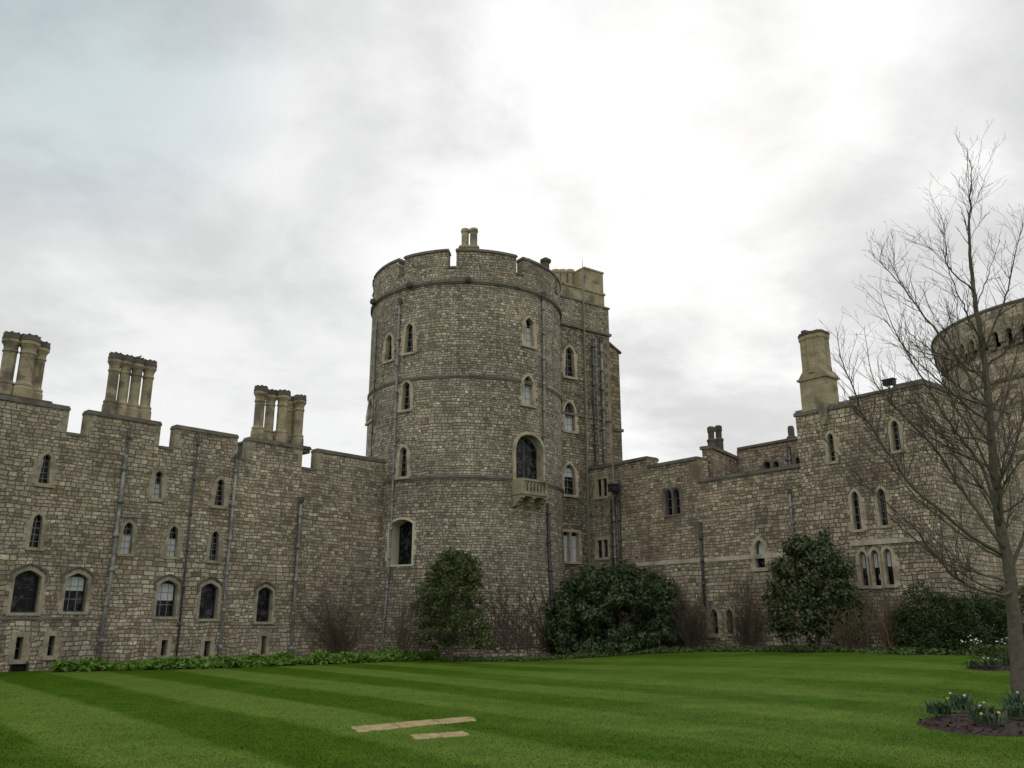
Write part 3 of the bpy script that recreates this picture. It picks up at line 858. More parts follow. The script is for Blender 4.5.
# ------------------------------------------------------------------ square turret behind the tower
P0 = Vector((4.02, 44.5, 0))
PT = Plane(P0.x, P0.y, .814, .58)
TU = thing('square_turret', PT.pt(0, 0, -1), 'dark square stone turret attached behind the right side of the round tower', 'tower')
U1 = 1.79
ztop = PT.hit(609, 310)[1]; zstr = PT.hit(590, 332)[1]
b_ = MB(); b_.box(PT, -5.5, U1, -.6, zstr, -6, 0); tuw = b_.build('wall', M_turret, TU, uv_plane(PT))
cutter = MB()
for q, kw in (((564.5, 347, 574.5, 377), dict(cusp=.25, bars=(1, 4), t=.15)), ((564.5, 402, 574.5, 431), dict(bars=(1, 3), t=.15, blind=(0, .6))),
              ((564, 464, 575, 495), dict(bars=(1, 3), t=.15, blind=(.6, .9)))):
    window(TU, cutter, PT, q, 'lancet', proud=.04, **kw)
window(TU, cutter, PT, (562, 532, 579, 562), 'seg', .12, lights=2, bars=(3, 1), blind=(0, .9), depth=.24, proud=.04)
cut(tuw, cutter, uv_plane(PT))
b_ = MB(); b_.box(PT, -5.5, U1, zstr + .14, ztop, -6, .02); b_.build('parapet', M_tower, TU, uv_plane(PT))
b_ = MB(); b_.box(PT, -5.6, U1 + .1, zstr + .002, zstr + .138, -6.1, .12); b_.box(PT, -5.6, U1 + .06, ztop + .002, ztop + .1, -6.1, .08); b_.build('string_course', M_ashg, TU)
zq = PT.hit(605, 420)[1]
b_ = MB(); b_.box(PT, -5, U1 + .06, zq - .06, zq + .06, -6, .07); b_.build('string_course', M_ashg, TU)
quoins(PT, U1, 0, zstr, -1, -.5, .012, 3).build('quoins', M_quoin, TU)
# buttress with a weathered cap, behind the corner
PB = PT.shift(-.7)
zc0 = PB.hit(613, 343)[1]; zc1 = PB.hit(620, 353)[1]; ue = PB.hit(620.5, 400)[0]
b_ = MB(); b_.prism(PB, [(U1 - .2, -.6), (ue, -.6), (ue, zc1), (U1 - .2, zc0 + .35)], -2.2, 0); b_.build('buttress', M_butt, TU, uv_plane(PB))
b_ = MB(); b_.prism(PB, [(U1 + .003, zc0 + .16), (ue + .12, zc1 - .06), (ue + .12, zc1 + .04), (U1 + .003, zc0 + .28)], -2.3, .1)
zz_ = PB.hit(618, 430)[1]; b_.box(PB, U1 + .003, ue + .1, zz_ - .08, zz_ + .08, -2.3, .08); b_.build('coping', M_ashg, TU)
# yellow stone stack on the turret top
PC = PT.shift(-.35)
def tc(x, y): return PC.hit(x, y)
zA = tc(590, 292)[1]; uA = tc(585, 290)[0]; uB = tc(604, 290)[0]; zT_ = tc(595, 271.5)[1]
b_ = MB(); b_.box(PC, -3.4, uB, ztop + .1, zA, -1.8, 0)
b_.box(PC, -3.4, uB + .05, zA + .002, zA + .12, -1.85, .06)
b_.box(PC, uA, uB - .02, zA + .122, zT_, -.95, -.03)
b_.box(PC, uA - .04, uB + .02, zT_ + .002, zT_ + .1, -1.0, .02)
st_ = b_.build('chimney_stack', M_chim, TU)
for x in (556, 562.5, 570):
    u = PC.hit(x, 285, -1.2)[0]; k = MB(); c = PC.pt(u, 0, -1.2); zt_ = PC.hit(x, 270.5, -1.2)[1]
    k.lathe(c, [(.25, zA - .5), (.25, zt_ - .28), (.31, zt_ - .2), (.31, zt_ - .1), (.26, zt_)], 8, PI / 8); k.build('chimney_shaft', M_chim, st_)
k = MB(); c = PC.pt(tc(549, 268)[0], 0, -.3); zt_ = at(549, 261, 44.2).z
k.lathe(c, [(.22, ztop + .1), (.22, zt_ - .35), (.33, zt_ - .25), (.33, zt_ - .15), (.1, zt_)], 8, PI / 8); k.build('chimney_shaft', M_chimcap, st_)
# lightning conductor, pipes
u, z = PT.hit(582, 290, .05); _, zl = PT.hit(588, 590, .05); zt_ = PT.hit(581.5, 258, .05)[1]
b_ = MB(); b_.box(PT, u + .01, u + .045, 0, PT.hit(582, 268, .05)[1], .015, .16); b_.tube([PT.pt(u + .03, PT.hit(582, 268, .05)[1], .1), PT.pt(u + .03, zt_, .1)], [.016, .006], 6)
b_.build('lightning_conductor', M_copper, TU)
for x, r, mm in ((601, .07, M_pipe), (592, .05, M_piped), (595.5, .03, M_pipe)):
    u, z = PT.hit(x, 343 if x == 601 else 338, .1); pipe(TU, [PT.pt(u, z, .12), PT.pt(u, 8.5, .12)], r, (.22, .3) if x == 601 else None, mm, 1.1)

# ------------------------------------------------------------------ right curtain wall
PR = Plane(P0.x, P0.y, 712, -882)
RW = thing('curtain_wall', PR.pt(6, 0, 0), 'lower stone wall with stepped top between the round tower and the right block', 'castle wall')
def rs(x, y): return PR.hit(x, y)
sA = rs(647, 460)[0]; sB = rs(697, 462)[0]; sC = rs(801, 450)[0]
zA_, zB_, zC_ = rs(620, 462)[1] - .12, rs(675, 461)[1] - .12, rs(745, 473.5)[1] - .1
b_ = MB(); b_.prism(PR, [(-.3, -.6), (sC + 1, -.6), (sC + 1, zC_), (sB, zC_), (sB, zB_), (sA, zB_), (sA, zA_), (-.3, zA_)], -.8, 0)
rwall = b_.build('wall', M_right, RW, uv_plane(PR))
cutter = MB()
for q in ((597, 479, 607, 497), (597, 540, 608, 558)):
    window(RW, cutter, PR, q, 'rect', .13, lights=2, bars=None, depth=.14, proud=.02)
window(RW, cutter, PR, (665, 489, 680, 515), 'lancet', .10, lights=2, bars=(0, 2), depth=.3, m=M_ashg, proud=.02)
window(RW, cutter, PR, (755, 540, 764.5, 568), 'lancet', .18, bars=(0, 1), blind=(.5, .93), depth=.22, frame_m=M_dark)
window(RW, cutter, PR, (711, 609, 718, 634), 'lancet', .2, bars=(0, 2), depth=.25)
window(RW, cutter, PR, (727, 609, 733, 634), 'lancet', .14, bars=(0, 2), depth=.25)
window(RW, cutter, PR, (782, 628, 788, 642), 'rect', .16, bars=None, depth=.25)
cut(rwall, cutter, uv_plane(PR))
b_ = MB()
for a, c, z in ((-.02, sA, zA_), (sA + .002, sB, zB_), (sB + .002, sC + .4, zC_)):
    b_.box(PR, a, c, z + .002, z + .1, -.88, .08); b_.box(PR, a + .002, c - .002, z + .102, z + .16, -.8, .02)
b_.build('coping', M_ashg, RW)
b_ = MB(); uQ = sB
for (u, za, zb2) in ((sB, zC_ + .16, zB_ - .01),):
    b_.box(PR, u - .5, u + .006, za, zb2, -.4, .008)
b_.build('quoins', M_quoin, RW)
b_ = MB(); zbd = 4.17; b_.box(PR, 3.2, sC, zbd - .07, zbd + .11, -.03, .035); b_.build('string_course', M_band, RW)
wall_pipe(RW, PR, 700, 527, 606, .06, (.14, .22), m=M_piped, collars=1.0)
wall_pipe(RW, PR, 789.5, 494, 545, .055, (.12, .2), m=M_pipe, collars=.7)
b_ = wall_pipe(RW, PR, 613, 487, 600, .05, None, m=M_pipe, collars=.6)
b_ = wall_pipe(RW, PR, 610.5, 500, 600, .035, None, m=M_piped, collars=.6)
b_ = wall_pipe(RW, PR, 618, 490, 600, .06, (.25, .3), m=M_piped, collars=1.0)
u, z = PR.hit(588, 469, .03)
# camera mast
u, z = PR.hit(613.5, 487, .16)
SM = thing('security_camera', PR.pt(u, z, .02), 'black box camera on a thin mast at the corner where wall meets turret', 'camera')
b_ = MB(); zt_ = PR.hit(613, 463, .16)[1]; b_.tube([PR.pt(u, z - 1.4, .16), PR.pt(u, zt_, .16)], .025); b_.tube([PR.pt(u, z - .6, .02), PR.pt(u, z - .6, .17)], .02); b_.build('mast', M_pipe, SM)
b_ = MB(); b_.box(PR, u - .02, u + .42, z - .28, z + .05, .2, .55); b_.box(PR, u - .06, u + .46, z + .052, z + .09, .16, .6); b_.build('housing', M_cctv, SM)
b_ = MB(); b_.tube([PR.pt(u + .2, z - .12, .552), PR.pt(u + .2, z - .12, .60)], .07, 10); b_.build('lens', M_glass, SM)

# ------------------------------------------------------------------ building set back behind the curtain wall
RB = thing('rear_building', PR.pt(sB + 1, 0, -2), 'low stone building with a gable and small arched openings just behind the right wall', 'building')
gp = PR.pt(sB + .12, 0, -1.0)
PG = Plane(gp.x, gp.y, .60, .80)                       # side wall running away from us
zg = PG.hit(700, 441)[1]; ug, zg2 = PG.hit(737, 457)
PK = Plane(*PG.pt(ug, 0, 0)[:2], 712, -882)
b_ = MB(); b_.prism(PG, [(0, 5), (ug + .3, 5), (ug + .3, zg2 - .15), (0, zg - .15)], -.5, 0)
zk = PK.hit(770, 442)[1]; uk = PK.hit(803, 437)[0] + .9
b2 = MB(); b2.box(PK, .003, uk, 5, zk - .12, -3, 0)
w1 = b_.build('gable_wall', M_right, RB, uv_plane(PG)); w2 = b2.build('wall', M_right, RB, uv_plane(PK))
cutter = MB()
for q in ((764.5, 462, 770.5, 472), (773.5, 461, 779, 471), (796, 457, 800, 467)):
    window(RB, cutter, PK, q, 'lancet', .1, bars=None, depth=.3, m=M_ashg, rise=.16)
cut(w2, cutter, uv_plane(PK))
b_ = MB(); b_.prism(PG, [(-.08, zg - .148), (ug + .36, zg2 - .148), (ug + .36, zg2), (-.08, zg)], -.58, .08); b_.box(PK, .09, uk, zk - .118, zk, -3.1, .09); b_.build('coping', M_ashg, RB)
for x, yt in ((711.5, 427), (719, 426)):
    u, _ = PG.hit(x, 440, -.3); k = MB(); zt_ = PG.hit(x, yt, -.3)[1]; zb2 = PG.hit(x, 448, -.3)[1] - .5
    c = PG.pt(u, 0, -.3); hgt = zt_ - zb2
    k.lathe(c, [(.2, zb2), (.2, zb2 + .5 * hgt), (.23, zb2 + .53 * hgt), (.23, zb2 + .58 * hgt), (.15, zb2 + .62 * hgt), (.15, zb2 + .8 * hgt), (.18, zb2 + .83 * hgt), (.18, zb2 + .97 * hgt), (.12, zt_)], 8, PI / 8)
    k.build('chimney_pot', M_chimcap, RB)
u, _ = PK.hit(791.5, 436, -.4); k = MB(); zt_ = PK.hit(791.5, 426, -.4)[1]
k.lathe(PK.pt(u, 0, -.4), [(.25, zk - .1), (.25, zk + .12), (.16, zk + .2), (.16, zt_ - .1), (.12, zt_)], 8); k.build('chimney_pot', M_chimcap, RB)
for x in (786, 788.5):
    u, z = PK.hit(x, 449, .1); pipe(RB, [PK.pt(u, z, .1), PK.pt(u, z - 2.2, .1)], .045, (.12, .16) if x > 787 else None, M_pipe, .7)

# ------------------------------------------------------------------ right block
PQ = PR.shift(.22)
QB = thing('castle_block', PQ.pt(15, 0, 0), 'taller stone block right of the stepped wall carrying one square chimney', 'castle block')
qa = PQ.hit(798.5, 450)[0]; qb = PQ.hit(923, 390)[0]; zt_ = PQ.hit(860, 395)[1] - .1
b_ = MB(); b_.box(PQ, qa, qb, -.6, zt_, -7.5, 0); qw = b_.build('wall', M_block, QB, uv_plane(PQ))
cutter = MB()
for q in ((828, 433, 834.5, 462), (892, 420, 899.5, 451), (852.5, 491, 860, 530), (878.5, 488, 886.5, 526)):
    window(QB, cutter, PQ, q, 'lancet', .12, bars=(1, 4), depth=.2, proud=.02)
for q in ((860, 551, 867.5, 586), (872, 549.5, 880, 586), (885, 548, 893, 585)):
    window(QB, cutter, PQ, q, 'lancet', .13, bars=(1, 1), depth=.2, proud=.03, blind=(.5, .93), barm=M_dark)
cut(qw, cutter, uv_plane(PQ))
b_ = MB(); s1 = PQ.hit(849, 392)[0]; s2 = PQ.hit(894, 385)[0]
b_.box(PQ, qa - .06, s1, zt_ - .25, zt_ - .10, -.4, .05)
b_.box(PQ, s1, s2, zt_ + .002, zt_ + .11, -7.6, .07)
b_.box(PQ, s2 + .002, qb + .07, zt_ + .002, zt_ + .20, -7.6, .075); b_.build('coping', M_ashg, QB)
b_ = MB(); za = PQ.hit(880, 541.5)[1]; b_.box(PQ, PQ.hit(851, 545)[0], PQ.hit(928, 537)[0], za - .1, za + .09, -.03, .09); b_.build('string_course', M_band, QB)
# chimney on the block
n_ = -.45
c0 = PQ.hit(801.5, 400, 0)[0]; c1 = PQ.hit(827.5, 395, 0)[0]
zs1 = PQ.hit(818, 376)[1]; zs2 = PQ.hit(818, 336)[1]; zlow = zt_ - .22
b_ = MB(); uc = (c0 + c1) / 2; hw = (c1 - c0) / 2
b_.box(PQ, uc - hw, uc + hw, zlow, zs1, -.85, .03)
b_.prism(PQ, [(uc - hw - .08, zs1 + .002), (uc + hw + .08, zs1 + .002), (uc + hw - .12, zs1 + .28), (uc - hw + .12, zs1 + .28)], -.82, .0)
b_.box(PQ, uc - hw - .09, uc + hw + .09, zs1 - .08, zs1, -.93, .10)
b_.prism(PQ, [(uc + hw - .30, zlow - .6), (uc + hw - .12, zlow - .6), (uc + hw - .02, zlow + .2), (uc + hw - .40, zlow + .2)], -.1, .16)
cs = b_.build('chimney_stack', M_chim, QB)
zt2 = PQ.hit(818, 329.5)[1]
for du, dn in ((-.30, -.24), (.30, -.24), (-.30, -.58), (.30, -.58), (0, -.16), (0, -.64)):
    k = MB(); r = .24
    k.lathe(PQ.pt(uc + du * hw / .6, 0, dn), [(r * 1.05, zs1 + .2), (r * 1.05, zs1 + .42), (r, zs1 + .46), (r, zt2 - .34), (r * 1.18, zt2 - .24), (r * 1.18, zt2 - .1), (r * 1.06, zt2 - .08), (r * 1.06, zt2), (r * .7, zt2)], 8, PI / 8 + math.atan2(PQ.d.y, PQ.d.x))
    k.build('chimney_shaft', M_chim, cs)
k = MB(); u, z = PQ.hit(806, 329, -.3); k.lathe(PQ.pt(uc - .3 * hw / .6, 0, -.24), [(.14, zt2 + .001), (.16, zt2 + .16), (.12, zt2 + .2)], 10); k.build('chimney_pot', M_chimcap, cs)
k = MB()
for du, dn in ((-.30, -.24), (.30, -.24), (-.30, -.58), (.30, -.58), (0, -.16), (0, -.64)):
    k.lathe(PQ.pt(uc + du * hw / .6, 0, dn), [(.30, zt2 - .11), (.305, zt2 - .02), (.27, zt2 + .03), (.1, zt2 + .03)], 8, PI / 8 + math.atan2(PQ.d.y, PQ.d.x))
k.build('chimney_cap', M_chimcap, cs)
# floodlight on the block's coping
u, z = PQ.hit(889.5, 385.5, -.05)
FL = thing('floodlight', PQ.pt(u, zt_ + .11, -.05), 'small black floodlight sitting on the coping of the right block', 'floodlight')
b_ = MB(); zc = zt_ + .11; b_.tube([PQ.pt(u, zc, -.05), PQ.pt(u, zc + .16, -.05)], .02); b_.build('bracket', M_cctv, FL)
b_ = MB(); b_.prism(PQ, [(u - .2, zc + .14), (u + .2, zc + .14), (u + .22, zc + .34), (u - .22, zc + .34)], -.18, .06); b_.box(PQ, u - .25, u + .25, zc + .342, zc + .37, -.2, .11); b_.build('housing', M_cctv, FL)
b_ = MB(); b_.box(PQ, u - .17, u + .17, zc + .17, zc + .31, .061, .07); b_.build('lens', M_glass, FL)

# ------------------------------------------------------------------ keep far right
KY = 60.0; kc = at(1092, 420, KY); KX = kc.x
kr = 9.6
zt_ = at(938, 328, KY).z
KP = thing('keep_tower', (KX, KY, 0), 'broad round tower with arched machicolations at the right edge behind the bare tree', 'tower')
def kpt(th, r, z): return Vector((KX + r * math.sin(th), KY - r * math.cos(th), z))
k = MB(); k.lathe((KX, KY, 0), [(kr - .48, -.6), (kr - .48, zt_ - 2.75)], 140)
for i in range(len(k.sm)): k.sm[i] = False
def uvk(v, n, c): 
    return uv_cyl(KX, KY, kr)(v, n, c)
k.build('wall', M_keep, KP, uvk)
k = MB(); k.lathe((KX, KY, 0), [(kr, zt_ - 1.35), (kr, zt_ - .15), (kr - .6, zt_ - .15), (kr - .6, zt_ - 1.35)], 140); k.build('parapet', M_keep, KP, uvk)
k = MB(); k.lathe((KX, KY, 0), [(kr + .1, zt_ - .148), (kr + .1, zt_), (kr - .7, zt_), (kr - .7, zt_ - .148)], 140); k.lathe((KX, KY, 0), [(kr - .36, zt_ - 5.2), (kr - .34, zt_ - 5.0), (kr - .5, zt_ - 4.95)], 140); k.build('coping', M_ashg, KP)
NC = 62
for i in range(NC):                                   # corbel arches under the parapet
    th = 2 * PI * i / NC
    if not -1.9 < ((th + PI) % (2 * PI)) - PI < .3: continue
    k = MB(); q = kpt(th, kr, 0); pl = Plane(q.x, q.y, math.cos(th), math.sin(th))
    hwid = PI * kr / NC; a = hwid * .48
    pts = [(-hwid, zt_ - 2.6), (-a, zt_ - 2.6), (-a, zt_ - 2.0)] + [(-a * math.cos(PI * j / 8), zt_ - 2.0 + a * math.sin(PI * j / 8)) for j in range(1, 8)] + \
          [(a, zt_ - 2.0), (a, zt_ - 2.6), (hwid, zt_ - 2.6), (hwid, zt_ - 1.352), (-hwid, zt_ - 1.352)]
    k.prism(pl, pts, -.46, -.02)
    k.prism(pl, [(-hwid, zt_ - 2.95), (-a, zt_ - 2.95), (-a, zt_ - 2.602), (-hwid, zt_ - 2.602)], -.46, -.2)
    k.prism(pl, [(hwid, zt_ - 2.95), (a, zt_ - 2.95), (a, zt_ - 2.602), (hwid, zt_ - 2.602)], -.46, -.2)
    k.build('corbel_arch', M_keep, KP, uv_plane(pl))
for th in (-.85, -.5, -.15):
    q = kpt(th, kr - .48, 0); pl = Plane(q.x, q.y, math.cos(th), math.sin(th)); k = MB()
    k.ring(pl, outline('lancet', 1.3, 2.3, 0, zt_ - 8.3), outline('lancet', .7, 1.8, 0, zt_ - 8.1), -.1, .06, -.1); fr = k.build('window', M_ash, KP)
    k = MB(); k.prism(pl, outline('lancet', .74, 1.84, 0, zt_ - 8.1), -.02, .015); k.build('pane', M_glass, fr)

# ------------------------------------------------------------------ planting
L_laurel = leaf('laurel_leaf', (.020, .040, .012), (.085, .125, .042), .38, .5)
L_conifer = leaf('evergreen_leaf', (.034, .056, .014), (.105, .13, .038), .5, .3)
L_holly = leaf('holly_leaf', (.022, .038, .012), (.085, .11, .038), .4, .45)
L_yew = leaf('yew_leaf', (.018, .036, .009), (.052, .082, .022), .6, .25)
L_cover = leaf('ground_cover_leaf', (.055, .13, .014), (.17, .30, .045), .5, .3, .25)
L_low = leaf('low_border_leaf', (.032, .065, .014), (.10, .15, .038), .5, .3)
L_daff = leaf('daffodil_leaf', (.03, .065, .03), (.075, .13, .06), .5, .3)
L_sprout = leaf('young_shoot_leaf', (.06, .08, .03), (.12, .14, .05), .5, .3)
M_bark = plain('bark', (.11, .096, .072), .9, .5, 9, 1.0, (.075, .085, .04), sec_scale=1.2)
M_twig = plain('twig_bark', (.075, .056, .045), .9, .3, 4, 0)
M_cane = plain('brown_cane', (.13, .10, .07), .9, .3, 4, 0)
M_orange = plain('orange_cane', (.15, .112, .072), .9, .25, 4, 0)
M_redtwig = plain('brown_climber', (.088, .068, .050), .9, .3, 4, 0)
M_petalw = plain('white_petal', (.75, .75, .68), .6, .08, 5, 0)
M_petaly = plain('yellow_petal', (.72, .62, .16), .6, .1, 5, 0)


def gy(px, Y):
    x = (px - 512) / 882 * Y; return Vector((x, Y, gz(x, Y)))


def leaves(b, pts, size, rg, up=.35, long=1.6, jitter=1.0):
    for p, nrm in pts:
        n = (Vector(nrm) + Vector((rg.gauss(0, .5), rg.gauss(0, .5), rg.gauss(0, .5) + up)) * jitter)
        if n.length < 1e-4: n = Vector((0, 0, 1))
        n.normalize()
        a = n.cross(Vector((rg.gauss(0, 1), rg.gauss(0, 1), rg.gauss(0, 1))))
        if a.length < 1e-4: continue
        a.normalize(); c = n.cross(a); s = size * rg.uniform(.6, 1.3)
        L = a * s * long / 2; W = c * s / 2; o = len(b.v)
        b.v += [p - L, p + W * .9 - n * s * .12, p + L, p - W * .9 - n * s * .12]
        b.f += [[o, o + 1, o + 2], [o, o + 2, o + 3]]; b.sm += [False, False]


def clump_points(cl, rg, per):
    pts = []
    for c, r in cl:
        for i in range(int(per * r * r)):
            d = Vector((rg.gauss(0, 1), rg.gauss(0, 1), rg.gauss(0, 1))).normalized()
            rr = r * (rg.random() ** .33) * rg.uniform(.85, 1.12)
            p = c + Vector((d.x * rr, d.y * rr, d.z * rr * .85)); pts.append((p, d))
    return pts


def limb(b, p, q, r0, r1, rg, seg=5, wob=.06, k=5):
    pts = []; L = (q - p).length
    for i in range(seg + 1):
        f = i / seg; w_ = wob * L * math.sin(PI * f)
        pts.append(p.lerp(q, f) + Vector((rg.uniform(-w_, w_), rg.uniform(-w_, w_), rg.uniform(-w_, w_) * .5)))
    b.tube(pts, [r0 + (r1 - r0) * i / seg for i in range(seg + 1)], k)
    return pts


def shrub(name, label, cat, base, crown, n_cl, rcl, per, size, lm, seed, trunk=True, up=.35, long=1.6, stems=7, core=True, trunk_h=.8):
    """crown(f, rg) -> clump centre relative to base"""
    rg = random.Random(seed); o = thing(name, base, label, cat); base = Vector(base)
    cl = []
    for i in range(n_cl):
        c = base + crown(i / n_cl, rg); cl.append((c, rg.uniform(*rcl)))
    b = MB(); leaves(b, clump_points(cl, rg, per), size, rg, up, long); b.build('foliage', lm, o)
    s = MB()
    s_top = base + Vector((0, 0, trunk_h))
    limb(s, base + Vector((0, 0, -.15)), s_top, .11, .08, rg, 4, .05, 7)
    for i in range(stems * 3):
        c = rg.choice(cl)[0]; limb(s, s_top.lerp(base, rg.random() * .5), c, .035, .010, rg, 5, .08, 4)
    s.build('stems', M_bark, o)
    return o


# small evergreen tree before the tower
pB = gy(452, 36.2)
def cone(f, rg):
    t_ = (f + rg.uniform(0, .06)) % 1.0; h = .6 + 3.75 * t_
    R = 1.62 * math.sqrt(max(.02, 1 - ((t_ - .30) / .72) ** 2)) * (1 + .35 * noise.noise(Vector((h * 1.9, 2.2, 0))))
    a = rg.uniform(0, 2 * PI); r = R * math.sqrt(rg.random()) * .95
    return Vector((r * math.cos(a) + .1 * math.sin(h * 2), r * math.sin(a), h + rg.uniform(-.12, .12)))
shrub('evergreen_tree', 'small egg shaped evergreen tree on a short trunk before the round tower', 'tree', pB, cone, 260, (.16, .34), 720, .08, L_conifer, 21, up=.3, long=1.7)
# big laurel / rhododendron mound
pB = gy(616, 39.9)
def mound(rx, ry, hz, lo=.0):
    def fn(f, rg):
        while True:
            x, y, z = rg.uniform(-1, 1), rg.uniform(-1, 1), rg.uniform(lo, 1)
            q = (abs(x) ** 2.7 + abs(y) ** 2.4 + abs(z) ** 2.7)
            if q < 1 and (q > .35 or rg.random() < .2): break
        k = 1 + .12 * noise.noise(Vector((x * 2.1 + rx, y * 2.1, z * 2)))
        return Vector((x * rx * k, y * ry, max(.15, z * hz * k)))
    return fn
shrub('laurel_bush', 'broad dark glossy evergreen bush as high as a storey right of the round tower', 'bush', pB, mound(3.5, 1.9, 3.8), 320, (.28, .48), 760, .095, L_laurel, 31, long=2.1, up=.25)
# holly by the right wall
pB = gy(816, 32.3)
def holly(f, rg):
    h = .25 + 3.75 * rg.random(); t_ = (h - .25) / 3.75
    R = 2.0 * (1 - .62 * t_ ** 1.6) * (.75 + .4 * noise.noise(Vector((h * 1.3, 4.2, 0))) + .25)
    a = rg.uniform(0, 2 * PI); r = R * math.sqrt(rg.random())
    if t_ > .72 and rg.random() < .3: h += rg.uniform(0, .35)
    return Vector((r * math.cos(a) - .1, r * math.sin(a) * .8, h))
shrub('holly_tree', 'ragged dark holly with several tops standing against the right wall', 'tree', pB, holly, 210, (.22, .44), 560, .095, L_holly, 41, long=1.7, trunk_h=1.2)
for i, (px0, pyb, rx, hz, lab, sd_) in enumerate(((927, 652, 1.0, 2.45, 'dark rounded evergreen bush, the left of the pair behind the bare tree', 51),
                                                (979, 653, 1.3, 2.25, 'wider low domed evergreen bush beside the bare tree trunk, right of the pair', 52))):
    pB = gy(px0, 29.3 - i * .4)
    shrub('yew_bush', lab, 'bush', pB, mound(rx, .9, hz - .3), 120, (.20, .32), 1500, .05, L_yew, sd_, up=.4, long=1.8)
pB = gy(1022, 30.0)
shrub('holly_tree', 'dark evergreen shrub behind the lower trunk at the right picture edge', 'tree', pB, mound(1.3, 1.0, 2.2), 70, (.25, .42), 520, .09, L_holly, 55)


def cane_shrub(name, label, base, n, h, spread, mat, seed, r=.012, fan=(0, 2 * PI), sub=4, leafm=None, nleaf=0, flat=None, lsize=.05, low=.0):
    rg = random.Random(seed); o = thing(name, base, label, 'shrub'); base = Vector(base); b = MB(); tips = []
    for i in range(n):
        a = rg.uniform(*fan); lean = spread * math.sqrt(rg.random()); hh_ = h * rg.uniform(.4, 1.08) * (1 - .25 * lean / max(spread, .01))
        p0 = base + Vector((rg.gauss(0, .16), rg.gauss(0, .12), -.05))
        d = Vector((math.cos(a) * lean, math.sin(a) * lean * (flat or 1), 0)); pts = []
        K = 7
        for j in range(K + 1):
            f = j / K; pts.append(p0 + d * (f ** 1.25) + Vector((rg.gauss(0, .022), rg.gauss(0, .022), hh_ * (f if low == 0 else f - low * f * f))))
        b.tube(pts, [r * (1 - .75 * j / K) for j in range(K + 1)], 4, caps=False)
        for q in range(sub):
            j = rg.randint(2, K - 1); p = pts[j]; dd = Vector((rg.gauss(0, .5), rg.gauss(0, .5), rg.uniform(.2, 1.0))).normalized(); L = rg.uniform(.25, .7) * h * .35
            e = [p + dd * L * f + Vector((rg.gauss(0, .02), rg.gauss(0, .02), .1 * f * f * L)) for f in (0, .35, .7, 1)]
            b.tube(e, [r * .5, r * .42, r * .32, r * .2], 3, caps=False); tips += e[1:]
    b.build('canes', mat, o)
    if leafm and nleaf:
        lb = MB(); leaves(lb, [(rg.choice(tips) + Vector((rg.gauss(0, .04), rg.gauss(0, .04), rg.gauss(0, .04))), (0, 0, 1)) for _ in range(nleaf)], lsize, rg); lb.build('foliage', leafm, o)
    return o


def gb(px_, py_, back): 
    p = ground(px_, py_) + Vector((0, back, 0)); p.z = gz(p.x, p.y); return p
cane_shrub('bare_shrub', 'wide leafless brown shrub of dense twigs at the left wall by the tower', gy(340, 36.5), 85, 3.5, 2.1, M_redtwig, 61, .012, sub=8, flat=.35)
cane_shrub('bare_shrub', 'thin leafless shrub with upright stems at the tower foot left of the evergreen', gy(402, 36.9), 46, 3.1, 1.15, M_cane, 62, .013, sub=5, flat=.4)
cane_shrub('bare_shrub', 'dark leafless thicket at the foot of the right wall beside the laurel', gy(692, 38.2), 75, 2.9, 1.5, M_redtwig, 63, .012, sub=8, flat=.4)
cane_shrub('bare_shrub', 'leafless reddish shrub hiding the wall foot between the arched ground window and the holly', gy(745, 36.2), 80, 3.1, 1.6, M_redtwig, 64, .011, sub=8, flat=.4)
cane_shrub('multistem_shrub', 'shrub of orange brown stems fanning upward with grey green shoots right of the holly', gy(851, 30.6), 60, 1.9, 1.0, M_orange, 65, .018, sub=5, leafm=L_sprout, nleaf=900, flat=.6)
cane_shrub('multistem_shrub', 'taller sheaf of pale bare stems below the triple arched window', gy(890, 29.8), 70, 2.5, .95, M_orange, 66, .018, sub=7, leafm=L_sprout, nleaf=250, flat=.6)


def climber(name, label, surf, x0, x1, y0, y1, n, seed):
    rg = random.Random(seed); b = MB()
    base = surf((x0 + x1) / 2, y1); o = thing(name, base, label, 'climber')
    for i in range(n):
        x = rg.uniform(x0, x1); y = y1 - rg.uniform(0, 6); pts = []; ang = rg.gauss(0, .55)
        L = rg.uniform(.4, 1.0) * (y1 - y0); k = 0
        while k < L and y > y0 and x0 - 5 < x < x1 + 5:
            pts.append(surf(x, y)); ang += rg.gauss(0, .28); ang *= .93
            x += math.sin(ang) * 4; y -= math.cos(ang) * 4; k += 4
        if len(pts) > 2: b.tube(pts, [.022 * (1 - .8 * j / len(pts)) for j in range(len(pts))], 4, caps=False)
        for j in range(2, len(pts), 2):
            p = pts[j]; x2, y2 = x, y
            e = [p]; dd = Vector((rg.gauss(0, 1), 0, rg.gauss(.3, .8))).normalized()
            for f in (.12, .24): e.append(p + dd * f * rg.uniform(.6, 1.5) + Vector((0, rg.uniform(-.04, .0), 0)))
            b.tube(e, [.008, .006, .004], 3, caps=False)
    b.build('stems', M_redtwig, o)
def surf_t(x, y):
    th, z = thit(x, y, TR + .03); z = max(z, .02); return tpt(th, drad(z) + .03, z)
climber('wall_climber', 'bare brown climbing stems spreading over the tower foot left of the laurel', surf_t, 484, 552, 560, 652, 75, 71)

